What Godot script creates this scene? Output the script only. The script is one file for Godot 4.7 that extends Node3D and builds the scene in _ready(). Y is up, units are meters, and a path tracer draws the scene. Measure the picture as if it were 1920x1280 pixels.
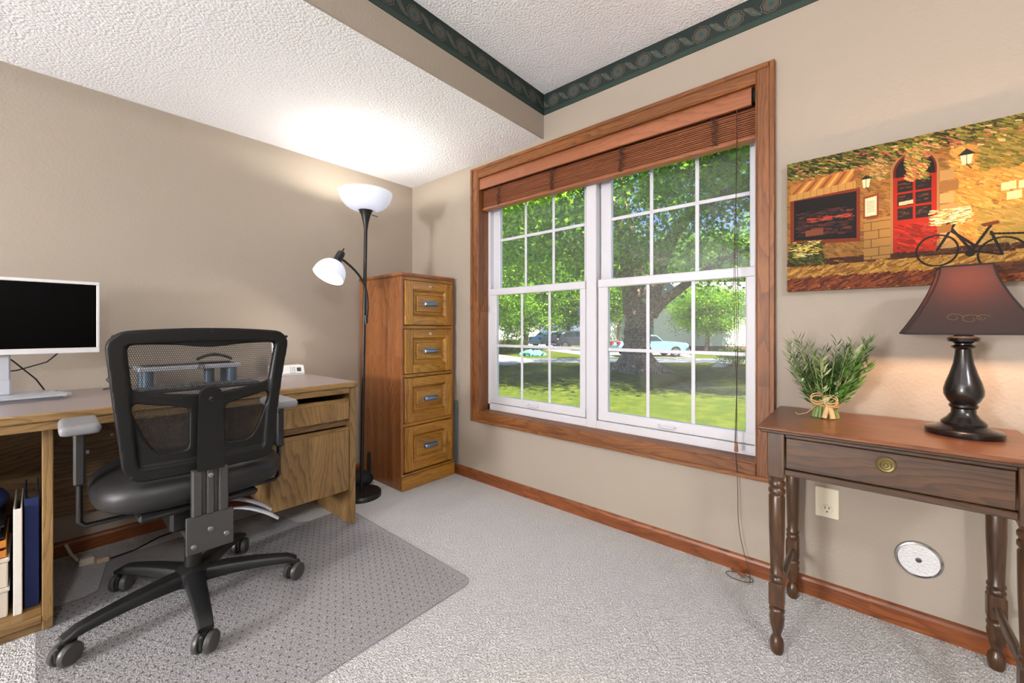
extends Node3D

# ------------------------------------------------------------------ mesh builder
class MB:
	var v := PackedVector3Array()
	var n := PackedVector3Array()
	var t := PackedVector2Array()
	var xf := Transform3D()
	var off := Vector2.ZERO

	func tri(a: Vector3, b: Vector3, c: Vector3, na: Vector3, nb: Vector3, nc: Vector3, ta := Vector2.ZERO, tb := Vector2.ZERO, tc := Vector2.ZERO) -> void:
		if (b - a).cross(c - a).dot(na + nb + nc) * signf(xf.basis.determinant()) > 0.0:
			var p := b; b = c; c = p
			p = nb; nb = nc; nc = p
			var q := tb; tb = tc; tc = q
		v.append(xf * a); v.append(xf * b); v.append(xf * c)
		n.append((xf.basis * na).normalized()); n.append((xf.basis * nb).normalized()); n.append((xf.basis * nc).normalized())
		t.append(ta + off); t.append(tb + off); t.append(tc + off)

	func quad(a: Vector3, b: Vector3, c: Vector3, d: Vector3, nn: Vector3, ta := Vector2.ZERO, tb := Vector2.ZERO, tc := Vector2.ZERO, td := Vector2.ZERO) -> void:
		tri(a, b, c, nn, nn, nn, ta, tb, tc)
		tri(a, c, d, nn, nn, nn, ta, tc, td)

	func uvof(p: Vector3, axis: int, grain: int) -> Vector2:
		if axis == grain:
			return Vector2(p[(axis + 1) % 3] * 0.3, p[(axis + 2) % 3])
		return Vector2(p[grain], p[3 - axis - grain])

	# chamfered box; texture runs along the grain axis, in metres
	func box(lo: Vector3, hi: Vector3, bev := 0.002, grain := 0) -> void:
		var c := (lo + hi) / 2.0
		var e := (hi - lo) / 2.0
		bev = minf(bev, minf(e.x, minf(e.y, e.z)) * 0.9)
		for a in 3:
			var b: int = (a + 1) % 3
			var d: int = (a + 2) % 3
			for s in [-1.0, 1.0]:
				var nn := Vector3.ZERO
				nn[a] = s
				var q := []
				for k in [[-1, -1], [1, -1], [1, 1], [-1, 1]]:
					var p := c
					p[a] += s * e[a]
					p[b] += k[0] * (e[b] - bev)
					p[d] += k[1] * (e[d] - bev)
					q.append(p)
				quad(q[0], q[1], q[2], q[3], nn, uvof(q[0], a, grain), uvof(q[1], a, grain), uvof(q[2], a, grain), uvof(q[3], a, grain))
				if bev <= 0.0:
					continue
				# edges between face a (sign s) and face b (sign r)
				for r in [-1.0, 1.0]:
					var w := []
					for k in [-1.0, 1.0]:
						var p1 := c
						p1[a] += s * e[a]; p1[b] += r * (e[b] - bev); p1[d] += k * (e[d] - bev)
						var p2 := c
						p2[a] += s * (e[a] - bev); p2[b] += r * e[b]; p2[d] += k * (e[d] - bev)
						w.append(p1); w.append(p2)
					var en := Vector3.ZERO
					en[a] = s; en[b] = r
					en = en.normalized()
					quad(w[0], w[1], w[3], w[2], en, uvof(w[0], a, grain), uvof(w[1], a, grain), uvof(w[3], a, grain), uvof(w[2], a, grain))
		if bev > 0.0:
			for sx in [-1.0, 1.0]:
				for sy in [-1.0, 1.0]:
					for sz in [-1.0, 1.0]:
						var s := Vector3(sx, sy, sz)
						var o := c + s * e
						var nn := s.normalized()
						tri(o - Vector3(0, sy, sz) * bev, o - Vector3(sx, 0, sz) * bev, o - Vector3(sx, sy, 0) * bev, nn, nn, nn, uvof(o, 0, grain), uvof(o, 0, grain), uvof(o, 0, grain))

	# profile of (radius, y) turned round the y axis
	func lathe(prof: Array, segs := 24, crease := 0.75) -> void:
		var m := prof.size()
		var sn := []
		for i in m - 1:
			var d: Vector2 = prof[i + 1] - prof[i]
			sn.append(Vector2(d.y, -d.x).normalized() if d.length() > 1e-7 else Vector2(1, 0))
		for i in m - 1:
			var n0: Vector2 = sn[i]
			var n1: Vector2 = sn[i]
			if i > 0 and sn[i - 1].dot(sn[i]) > crease:
				n0 = (sn[i - 1] + sn[i]).normalized()
			if i < m - 2 and sn[i + 1].dot(sn[i]) > crease:
				n1 = (sn[i + 1] + sn[i]).normalized()
			for k in segs:
				var a0 := TAU * k / segs
				var a1 := TAU * (k + 1) / segs
				var d0 := Vector3(cos(a0), 0, sin(a0))
				var d1 := Vector3(cos(a1), 0, sin(a1))
				var up := Vector3.UP
				var p0: Vector2 = prof[i]
				var p1: Vector2 = prof[i + 1]
				var A := d0 * p0.x + up * p0.y
				var B := d1 * p0.x + up * p0.y
				var C := d1 * p1.x + up * p1.y
				var D := d0 * p1.x + up * p1.y
				var nA := d0 * n0.x + up * n0.y
				var nB := d1 * n0.x + up * n0.y
				var nC := d1 * n1.x + up * n1.y
				var nD := d0 * n1.x + up * n1.y
				var r := maxf(p0.x, p1.x)
				var tA := Vector2(p0.y, a0 * r)
				var tB := Vector2(p0.y, a1 * r)
				var tC := Vector2(p1.y, a1 * r)
				var tD := Vector2(p1.y, a0 * r)
				if p0.x > 1e-6:
					tri(A, B, C, nA, nB, nC, tA, tB, tC)
				if p1.x > 1e-6:
					tri(A, C, D, nA, nC, nD, tA, tC, tD)

	# rings of equal size joined smoothly, ends closed
	func loft(rings: Array, cap := true, closed := true) -> void:
		var m := rings.size()
		var k: int = rings[0].size()
		var nrm := []
		var mid := []
		for i in m:
			var s := Vector3.ZERO
			for p in rings[i]:
				s += p
			mid.append(s / k)
		for i in m:
			var row := PackedVector3Array()
			for j in k:
				var ja := (j + 1) % k if closed else mini(j + 1, k - 1)
				var jb := (j + k - 1) % k if closed else maxi(j - 1, 0)
				var du: Vector3 = rings[i][ja] - rings[i][jb]
				var dv: Vector3 = rings[mini(i + 1, m - 1)][j] - rings[maxi(i - 1, 0)][j]
				var nn := du.cross(dv).normalized()
				if closed and nn.dot(rings[i][j] - mid[i]) < 0.0:
					nn = -nn
				row.append(nn)
			nrm.append(row)
		var lv := 0.0
		for i in m - 1:
			var l2: float = lv + (mid[i + 1] - mid[i]).length()
			var lu := 0.0
			for j in (k if closed else k - 1):
				var j2 := (j + 1) % k
				var l3: float = lu + (rings[i][j2] - rings[i][j]).length()
				tri(rings[i][j], rings[i][j2], rings[i + 1][j2], nrm[i][j], nrm[i][j2], nrm[i + 1][j2], Vector2(lv, lu), Vector2(lv, l3), Vector2(l2, l3))
				tri(rings[i][j], rings[i + 1][j2], rings[i + 1][j], nrm[i][j], nrm[i + 1][j2], nrm[i + 1][j], Vector2(lv, lu), Vector2(l2, l3), Vector2(l2, lu))
				lu = l3
			lv = l2
		if cap and closed:
			for e in [0, m - 1]:
				var nn: Vector3 = (mid[0] - mid[1]) if e == 0 else (mid[m - 1] - mid[m - 2])
				nn = nn.normalized()
				for j in k:
					tri(mid[e], rings[e][j], rings[e][(j + 1) % k], nn, nn, nn)

	func tube(pts: Array, rad, segs := 8, flat := 1.0) -> void:
		var rings := []
		var m := pts.size()
		var side := Vector3.ZERO
		for i in m:
			var d: Vector3 = (pts[mini(i + 1, m - 1)] - pts[maxi(i - 1, 0)]).normalized()
			if side == Vector3.ZERO:
				side = d.cross(Vector3.UP if absf(d.y) < 0.9 else Vector3.RIGHT).normalized()
			side = (side - d * side.dot(d)).normalized()
			var w := d.cross(side)
			var r: float = rad if (rad is float) else rad[i]
			var ring := PackedVector3Array()
			for j in segs:
				var a := TAU * j / segs
				ring.append(pts[i] + (side * cos(a) + w * sin(a) * flat) * r)
			rings.append(ring)
		loft(rings)

	# polygon in the local xy plane pushed from z0 to z1
	func prism(poly: PackedVector2Array, z0: float, z1: float) -> void:
		var idx := Geometry2D.triangulate_polygon(poly)
		for zz in [z0, z1]:
			var nn := Vector3(0, 0, -1.0 if zz == minf(z0, z1) else 1.0)
			for i in range(0, idx.size(), 3):
				var a := poly[idx[i]]
				var b := poly[idx[i + 1]]
				var c := poly[idx[i + 2]]
				tri(Vector3(a.x, a.y, zz), Vector3(b.x, b.y, zz), Vector3(c.x, c.y, zz), nn, nn, nn, a, b, c)
		var area := 0.0
		for i in poly.size():
			var a := poly[i]
			var b := poly[(i + 1) % poly.size()]
			area += a.cross(b)
		for i in poly.size():
			var a := poly[i]
			var b := poly[(i + 1) % poly.size()]
			var d := b - a
			var o := Vector2(d.y, -d.x).normalized() * (1.0 if area > 0.0 else -1.0)
			quad(Vector3(a.x, a.y, z0), Vector3(b.x, b.y, z0), Vector3(b.x, b.y, z1), Vector3(a.x, a.y, z1), Vector3(o.x, o.y, 0), Vector2(0, z0), Vector2(d.length(), z0), Vector2(d.length(), z1), Vector2(0, z1))

	# surface nets of f < 0, vertices carried through bend
	func nets(lo: Vector3, hi: Vector3, cell: Vector3, f: Callable, bend = null) -> void:
		var nx := int(ceil((hi.x - lo.x) / cell.x)) + 1
		var ny := int(ceil((hi.y - lo.y) / cell.y)) + 1
		var nz := int(ceil((hi.z - lo.z) / cell.z)) + 1
		var val := PackedFloat32Array()
		val.resize(nx * ny * nz)
		var q := 0
		for k in nz:
			for j in ny:
				for i in nx:
					val[q] = f.call(lo + Vector3(i, j, k) * cell)
					q += 1
		var ids := {}
		var pos := PackedVector3Array()
		var nor := PackedVector3Array()
		var corner := [0, 1, nx, nx + 1, nx * ny, nx * ny + 1, nx * ny + nx, nx * ny + nx + 1]
		for k in nz - 1:
			for j in ny - 1:
				for i in nx - 1:
					var o := i + nx * (j + ny * k)
					var inside := 0
					for c in 8:
						if val[o + corner[c]] < 0.0:
							inside += 1
					if inside == 0 or inside == 8:
						continue
					var s := Vector3.ZERO
					var cnt := 0
					for c in 8:
						for b in [1, 2, 4]:
							if c & b:
								continue
							var va := val[o + corner[c]]
							var vb := val[o + corner[c | b]]
							if (va < 0.0) == (vb < 0.0):
								continue
							var w := va / (va - vb)
							var p := Vector3(c & 1, (c >> 1) & 1, (c >> 2) & 1)
							p[0 if b == 1 else (1 if b == 2 else 2)] = w
							s += p
							cnt += 1
					ids[o] = pos.size()
					var pt := lo + (Vector3(i, j, k) + s / cnt) * cell
					var h := cell * 0.4
					var g := Vector3(f.call(pt + Vector3(h.x, 0, 0)) - f.call(pt - Vector3(h.x, 0, 0)), f.call(pt + Vector3(0, h.y, 0)) - f.call(pt - Vector3(0, h.y, 0)), f.call(pt + Vector3(0, 0, h.z)) - f.call(pt - Vector3(0, 0, h.z)))
					g /= h
					pos.append(pt if bend == null else bend.call(pt))
					nor.append(g.normalized())
		var step := [1, nx, nx * ny]
		for k in nz:
			for j in ny:
				for i in nx:
					var o := i + nx * (j + ny * k)
					var at := [i, j, k]
					var dims := [nx, ny, nz]
					for a in 3:
						var b: int = (a + 1) % 3
						var c: int = (a + 2) % 3
						if at[a] + 1 >= dims[a] or at[b] == 0 or at[c] == 0 or at[b] + 1 >= dims[b] or at[c] + 1 >= dims[c]:
							continue
						if (val[o] < 0.0) == (val[o + step[a]] < 0.0):
							continue
						var i0: int = ids[o - step[b] - step[c]]
						var i1: int = ids[o - step[c]]
						var i2: int = ids[o]
						var i3: int = ids[o - step[b]]
						tri(pos[i0], pos[i1], pos[i2], nor[i0], nor[i1], nor[i2], uvp(pos[i0]), uvp(pos[i1]), uvp(pos[i2]))
						tri(pos[i0], pos[i2], pos[i3], nor[i0], nor[i2], nor[i3], uvp(pos[i0]), uvp(pos[i2]), uvp(pos[i3]))

	func uvp(p: Vector3) -> Vector2:
		return Vector2(p.x, p.y + p.z * 0.7)

	func mesh(origin := Vector3.ZERO) -> ArrayMesh:
		var arr := []
		arr.resize(Mesh.ARRAY_MAX)
		if origin != Vector3.ZERO:
			for i in v.size():
				v[i] -= origin
		arr[Mesh.ARRAY_VERTEX] = v
		arr[Mesh.ARRAY_NORMAL] = n
		arr[Mesh.ARRAY_TEX_UV] = t
		var m := ArrayMesh.new()
		m.add_surface_from_arrays(Mesh.PRIMITIVE_TRIANGLES, arr)
		return m

# ------------------------------------------------------------------ helpers
var rng := RandomNumberGenerator.new()
var taken := {}

func numbered(called: String) -> String:
	var k: int = taken.get(called, 0)
	taken[called] = k + 1
	return called if k == 0 else "%s_%03d" % [called, k]

func tag(o: Node, label: String, category := "", group := "", kind := "") -> void:
	if label: o.set_meta("label", label)
	if category: o.set_meta("category", category)
	if group: o.set_meta("group", group)
	if kind: o.set_meta("kind", kind)

func thing(called: String, at: Vector3, label: String, category: String, group := "") -> Node3D:
	var o := Node3D.new()
	o.name = numbered(called)
	add_child(o, true)
	o.position = at
	tag(o, label, category, group)
	return o

func setting(called: String, label := "", at := Vector3.ZERO) -> Node3D:
	var o := Node3D.new()
	o.name = called
	add_child(o, true)
	o.position = at
	o.set_meta("kind", "structure")
	if label: o.set_meta("label", label)
	return o

# one named mesh under parent; shapes are given in world axes about the thing's base unless local is set
func part(parent: Node3D, called: String, b: MB, m: Material, local := false) -> MeshInstance3D:
	var o := MeshInstance3D.new()
	o.name = called
	var org := Vector3.ZERO
	if not local:
		var p: Node = parent
		while p is Node3D and p != self:
			org += p.position
			p = p.get_parent()
	o.mesh = b.mesh(org)
	o.material_override = null
	o.mesh.surface_set_material(0, m)
	parent.add_child(o, true)
	return o

func pbox(parent: Node3D, called: String, lo: Vector3, hi: Vector3, m: Material, bev := 0.002, grain := 0, local := false) -> MeshInstance3D:
	var b := MB.new()
	b.off = Vector2(rng.randf() * 0.9, rng.randf() * 0.4)
	b.box(lo, hi, bev, grain)
	return part(parent, called, b, m, local)

func c8(r: float, g: float, b: float, a := 1.0) -> Color:
	return Color(r / 255.0, g / 255.0, b / 255.0, a)

func mat(called: String, col: Color, rough := 0.6, metal := 0.0, spec := 0.5) -> StandardMaterial3D:
	var m := StandardMaterial3D.new()
	m.resource_name = called
	m.albedo_color = col
	m.roughness = rough
	m.metallic = metal
	m.metallic_specular = spec
	return m

func tex(im: Image) -> ImageTexture:
	return ImageTexture.create_from_image(im)

func noise(s: int, f: float, oct := 1, kind := FastNoiseLite.TYPE_SIMPLEX_SMOOTH) -> FastNoiseLite:
	var q := FastNoiseLite.new()
	q.seed = s
	q.noise_type = kind
	q.frequency = f
	q.fractal_type = FastNoiseLite.FRACTAL_FBM if oct > 1 else FastNoiseLite.FRACTAL_NONE
	q.fractal_octaves = oct
	return q

# wood: 1.6 m along the grain by 0.5 m across
var grain_maps := {}
func grain_map(s: int) -> PackedFloat32Array:
	if grain_maps.has(s):
		return grain_maps[s]
	var w := 512
	var h := 512
	var out := PackedFloat32Array()
	out.resize(w * h)
	var a := noise(s, 1.0)
	var b := noise(s + 7, 1.0)
	var c := noise(s + 13, 1.0)
	for y in h:
		var vv := 0.5 * y / h
		for x in w:
			var u := 1.6 * x / w
			var ring := vv * 42.0 + 2.6 * a.get_noise_2d(u * 1.3, vv * 5.0) + 0.25 * b.get_noise_2d(u * 6.0, vv * 40.0)
			var fr := ring - floorf(ring)
			var g := fr * fr * fr
			if fr > 0.92:
				g *= (1.0 - fr) / 0.08
			var pore := b.get_noise_2d(u * 14.0, vv * 420.0)
			var tone := c.get_noise_2d(u * 0.9, vv * 11.0)
			var val := 0.62 + 0.22 * tone - 0.5 * g
			if pore > 0.25:
				val -= (pore - 0.25) * 0.6
			out[y * w + x] = clampf(val, 0.0, 1.0)
	grain_maps[s] = out
	return out

func wood(called: String, dark: Color, light: Color, s := 3, rough := 0.42, relief := 0.02, coat := 0.0) -> StandardMaterial3D:
	var g := grain_map(s)
	var w := 512
	var data := PackedByteArray()
	data.resize(w * w * 3)
	for i in w * w:
		var c := dark.lerp(light, g[i])
		data[i * 3] = int(c.r * 255.0)
		data[i * 3 + 1] = int(c.g * 255.0)
		data[i * 3 + 2] = int(c.b * 255.0)
	var m := mat(called, Color.WHITE, rough)
	m.albedo_texture = tex(Image.create_from_data(w, w, false, Image.FORMAT_RGB8, data))
	m.uv1_scale = Vector3(1.0 / 1.6, 2.0, 1)
	if coat > 0.0:
		m.clearcoat_enabled = true
		m.clearcoat = coat
		m.clearcoat_roughness = 0.25
	return m

func grey_image(w: int, h: int, f: Callable) -> Image:
	var data := PackedByteArray()
	data.resize(w * h)
	for y in h:
		for x in w:
			data[y * w + x] = int(clampf(f.call(x, y), 0.0, 1.0) * 255.0)
	return Image.create_from_data(w, h, false, Image.FORMAT_L8, data)

func relief(m: StandardMaterial3D, im: Image, cm: float) -> void:
	m.heightmap_enabled = true
	m.heightmap_texture = tex(im)
	m.heightmap_scale = cm

# camera's own axes, used to turn pixels into places outdoors
const F := Vector3(0.7559, 0, -0.6547)
const R := Vector3(0.6547, 0, 0.7559)
func ground_at(px: float, depth: float, y := -0.6) -> Vector3:
	var p := F * depth + R * (px - 960.0) / 773.5 * depth
	p.y = y
	return p
func point_at(px: float, py: float, depth: float) -> Vector3:
	var p := F * depth + R * (px - 960.0) / 773.5 * depth
	p.y = 1.025 - (py - 617.0) / 773.5 * depth
	return p

const WX := 1.966      # face of the window wall
const LZ := -2.755     # face of the left wall
const LOW := 2.15      # ceiling under the soffit
const HIGH := 2.41     # ceiling of the tray
const SZ := -1.453     # where the soffit ends

var M := {}

func make_materials() -> void:
	# painted walls: fine roller stipple
	var st := noise(21, 0.11, 2)
	var stipple := grey_image(256, 256, func(x, y): return 0.5 + 0.5 * st.get_noise_2d(x, y))
	var wall := mat("wall_paint", c8(161, 150, 136), 0.75)
	wall.uv1_triplanar = true
	wall.uv1_world_triplanar = true
	wall.uv1_scale = Vector3.ONE * 2.2
	relief(wall, stipple, 0.06)
	M.wall = wall
	# sprayed ceiling: blobs with pits between
	var cn := noise(5, 0.055, 1, FastNoiseLite.TYPE_CELLULAR)
	var c2 := noise(9, 0.03, 3)
	var popcorn := grey_image(512, 512, func(x, y): return clampf(0.45 - 0.9 * cn.get_noise_2d(x, y) * 0.5 + 0.45 * c2.get_noise_2d(x * 2.0, y * 2.0), 0.0, 1.0))
	var ceil_m := mat("sprayed_ceiling", c8(240, 241, 244), 0.95, 0.0, 0.2)
	ceil_m.uv1_triplanar = true
	ceil_m.uv1_world_triplanar = true
	ceil_m.uv1_scale = Vector3.ONE * 2.4
	relief(ceil_m, popcorn, 0.4)
	M.ceiling = ceil_m
	# carpet: broken ribs of loop pile
	var k1 := noise(31, 0.02)
	var k2 := noise(33, 0.09, 2)
	var k3 := noise(35, 0.35)
	var pile := grey_image(512, 512, func(x, y):
		var dash := k2.get_noise_2d(x * 0.45, y * 1.5) + 0.5 * k2.get_noise_2d(x * 1.3 + 300.0, y * 0.5)
		var pit := k3.get_noise_2d(x * 0.35, y * 0.7)
		return 0.5 + 0.55 * dash + (-0.5 * (pit - 0.45) if pit > 0.45 else 0.0) + 0.12 * k3.get_noise_2d(x * 1.2, y * 1.2))
	var carpet := mat("carpet", Color.WHITE, 1.0, 0.0, 0.1)
	var cd := PackedByteArray()
	cd.resize(512 * 512 * 3)
	for y in 512:
		for x in 512:
			var q := 0.5 + 0.25 * k2.get_noise_2d(x * 0.7, y * 0.7) + 0.3 * k3.get_noise_2d(x, y)
			var cc := c8(206, 204, 201).lerp(c8(242, 241, 238), clampf(q, 0.0, 1.0))
			var o := (y * 512 + x) * 3
			cd[o] = int(cc.r * 255); cd[o + 1] = int(cc.g * 255); cd[o + 2] = int(cc.b * 255)
	carpet.albedo_texture = tex(Image.create_from_data(512, 512, false, Image.FORMAT_RGB8, cd))
	carpet.uv1_triplanar = true
	carpet.uv1_world_triplanar = true
	carpet.uv1_scale = Vector3.ONE * 2.6
	carpet.rim_enabled = true
	carpet.rim = 0.3
	relief(carpet, pile, 1.05)
	M.carpet = carpet
	M.trim = wood("oak_trim", c8(84, 47, 19), c8(160, 101, 51), 3, 0.5, 0.0, 0.0)
	M.base = wood("oak_baseboard", c8(88, 44, 16), c8(158, 90, 44), 41, 0.42, 0.0, 0.1)
	M.blind = wood("blind_wood", c8(128, 76, 48), c8(174, 112, 78), 17, 0.42)
	M.vinyl = mat("white_vinyl", c8(208, 208, 213), 0.38)
	M.glass = mat("window_glass", Color(1, 1, 1, 0.03), 0.0, 0.0, 0.3)
	M.glass.transparency = BaseMaterial3D.TRANSPARENCY_ALPHA
	M.cord = mat("brown_cord", c8(62, 38, 24), 0.8)
	M.desk_wood = wood("desk_oak", c8(98, 74, 40), c8(174, 138, 86), 57, 0.42)
	M.desk_dark = wood("desk_oak_inside", c8(90, 66, 38), c8(160, 126, 80), 57, 0.55)
	M.desk_top = mat("grey_laminate", c8(142, 130, 126), 0.33)
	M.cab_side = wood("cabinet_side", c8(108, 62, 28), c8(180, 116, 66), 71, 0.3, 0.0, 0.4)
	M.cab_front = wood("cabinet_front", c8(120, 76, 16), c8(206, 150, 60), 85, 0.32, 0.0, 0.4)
	M.table_wood = wood("table_wood", c8(36, 20, 7), c8(100, 65, 30), 99, 0.34, 0.0, 0.35)
	M.table_top = wood("table_top_wood", c8(78, 44, 24), c8(128, 80, 48), 41, 0.34, 0.0, 0.15)
	M.black_plastic = mat("black_plastic", c8(26, 27, 27), 0.42)
	M.black_metal = mat("black_metal", c8(24, 23, 23), 0.35)
	M.grey_metal = mat("grey_steel", c8(92, 90, 90), 0.38, 0.6)
	M.silver = mat("silver_plastic", c8(178, 182, 190), 0.35, 0.2)
	M.white = mat("white_plastic", c8(232, 232, 230), 0.4)
	M.screw = mat("screw_steel", c8(150, 150, 150), 0.3, 0.9)
	M.dark = mat("dark_rubber", c8(18, 18, 19), 0.7)

func _ready() -> void:
	rng.seed = 7
	# ---------------- camera
	var cam := Camera3D.new()
	cam.name = "camera"
	add_child(cam)
	cam.position = Vector3(0, 1.025, 0)
	cam.rotation.y = -atan2(893.0, 773.5)
	cam.projection = Camera3D.PROJECTION_FRUSTUM
	cam.near = 0.05
	cam.far = 400.0
	cam.size = 2.0 * 0.05 * 640.0 / 773.5
	cam.frustum_offset = Vector2(0, -0.05 * 23.0 / 773.5)
	cam.current = true
	# ---------------- sky, sun, exposure
	var env := Environment.new()
	var sky := Sky.new()
	var sm := ProceduralSkyMaterial.new()
	sm.sky_top_color = c8(84, 138, 222)
	sm.sky_horizon_color = c8(196, 216, 240)
	sm.ground_bottom_color = c8(96, 104, 80)
	sm.ground_horizon_color = c8(170, 180, 180)
	sm.sky_energy_multiplier = 1.1
	sky.sky_material = sm
	env.background_mode = Environment.BG_SKY
	env.sky = sky
	env.tonemap_mode = Environment.TONE_MAPPER_LINEAR
	env.tonemap_exposure = 1.24
	env.sdfgi_enabled = true
	env.ssao_enabled = true
	env.ssil_enabled = true
	var we := WorldEnvironment.new()
	we.name = "environment"
	we.environment = env
	add_child(we)
	var sun := DirectionalLight3D.new()
	sun.name = "sun"
	add_child(sun)
	sun.look_at_from_position(Vector3(-0.32, 1.0, 0.42), Vector3.ZERO)
	sun.light_color = c8(255, 244, 226)
	sun.light_energy = 5.6
	sun.light_angular_distance = 0.6
	sun.shadow_enabled = true
	sun.sky_mode = DirectionalLight3D.SKY_MODE_LIGHT_ONLY
	# ---------------- materials, then the room, then the things
	make_materials()
	build_room()
	build_window()
	build_blind()
	added_ceiling_light(Vector3(-0.7, HIGH, 1.6), 3.1, "added unseen dome light filling the room from the tray ceiling")
	fill_drum_lamp(Vector3(-3.4, 0, -1.25), 10.0)
	build_all()

func added_ceiling_light(at: Vector3, energy: float, label: String) -> void:  # invented fixture out of view, added as fill for surfaces facing the near wall
	var o := thing("added_ceiling_light", at, label, "light")
	var b := MB.new()
	b.xf.origin = at
	b.lathe([Vector2(0, 0), Vector2(0.17, 0), Vector2(0.18, -0.012), Vector2(0.17, -0.03), Vector2(0.15, -0.03)], 32)
	part(o, "fitting", b, M.silver)
	var g := mat("lit_dome_glass", c8(250, 244, 232), 0.5)
	g.emission_enabled = true
	g.emission = c8(255, 244, 226)
	g.emission_energy_multiplier = 1.6
	b = MB.new()
	b.xf.origin = at
	var prof := []
	for i in 9:
		var a := PI / 2.0 * i / 8.0
		prof.append(Vector2(0.155 * cos(a), -0.03 - 0.09 * sin(a)))
	b.lathe(prof, 32)
	part(o, "glass_dome", b, g)
	var l := OmniLight3D.new()
	l.name = "lamp_light"
	o.add_child(l, true)
	l.position = Vector3(0, -0.07, 0)
	l.light_color = c8(252, 251, 255)
	l.light_energy = energy
	l.light_size = 0.15
	l.omni_range = 12.0
	l.omni_attenuation = 2.0
	l.shadow_enabled = true

func fill_drum_lamp(at: Vector3, energy: float) -> void:  # lamp added out of view for side light; only its direction follows cast shadows
	var o := thing("added_drum_lamp", at, "added unseen drum shade lamp giving side light from beyond the desk", "lamp")
	var b := MB.new()
	b.lathe([Vector2(0, 0), Vector2(0.15, 0), Vector2(0.15, 0.02), Vector2(0.02, 0.03), Vector2(0, 0.03)], 32)
	part(o, "base", b, M.black_metal, true)
	b = MB.new()
	b.tube([Vector3(0, 0.02, 0), Vector3(0, 1.1, 0)], 0.012, 12)
	part(o, "pole", b, M.black_metal, true)
	var g := mat("lit_drum_shade", c8(250, 246, 238), 0.6)
	g.emission_enabled = true
	g.emission = c8(252, 251, 255)
	g.emission_energy_multiplier = 1.6
	b = MB.new()
	b.lathe([Vector2(0.235, 1.04), Vector2(0.245, 1.04), Vector2(0.245, 1.4), Vector2(0.235, 1.4), Vector2(0.235, 1.04)], 40)
	part(o, "drum_shade", b, g, true)
	var l := OmniLight3D.new()
	l.name = "lamp_light"
	o.add_child(l, true)
	l.position = Vector3(0, 1.22, 0)
	l.light_color = c8(252, 251, 255)
	l.light_energy = energy
	l.light_size = 0.24
	l.omni_range = 12.0
	l.omni_attenuation = 2.0
	l.shadow_enabled = true

func solid(called: String, boxes: Array, m: Material, label := "") -> Node3D:
	var b := MB.new()
	for q in boxes:
		b.box(q[0], q[1], 0.0)
	var o := MeshInstance3D.new()
	o.name = called
	o.mesh = b.mesh()
	o.mesh.surface_set_material(0, m)
	add_child(o, true)
	o.set_meta("kind", "structure")
	if label: o.set_meta("label", label)
	return o

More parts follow.
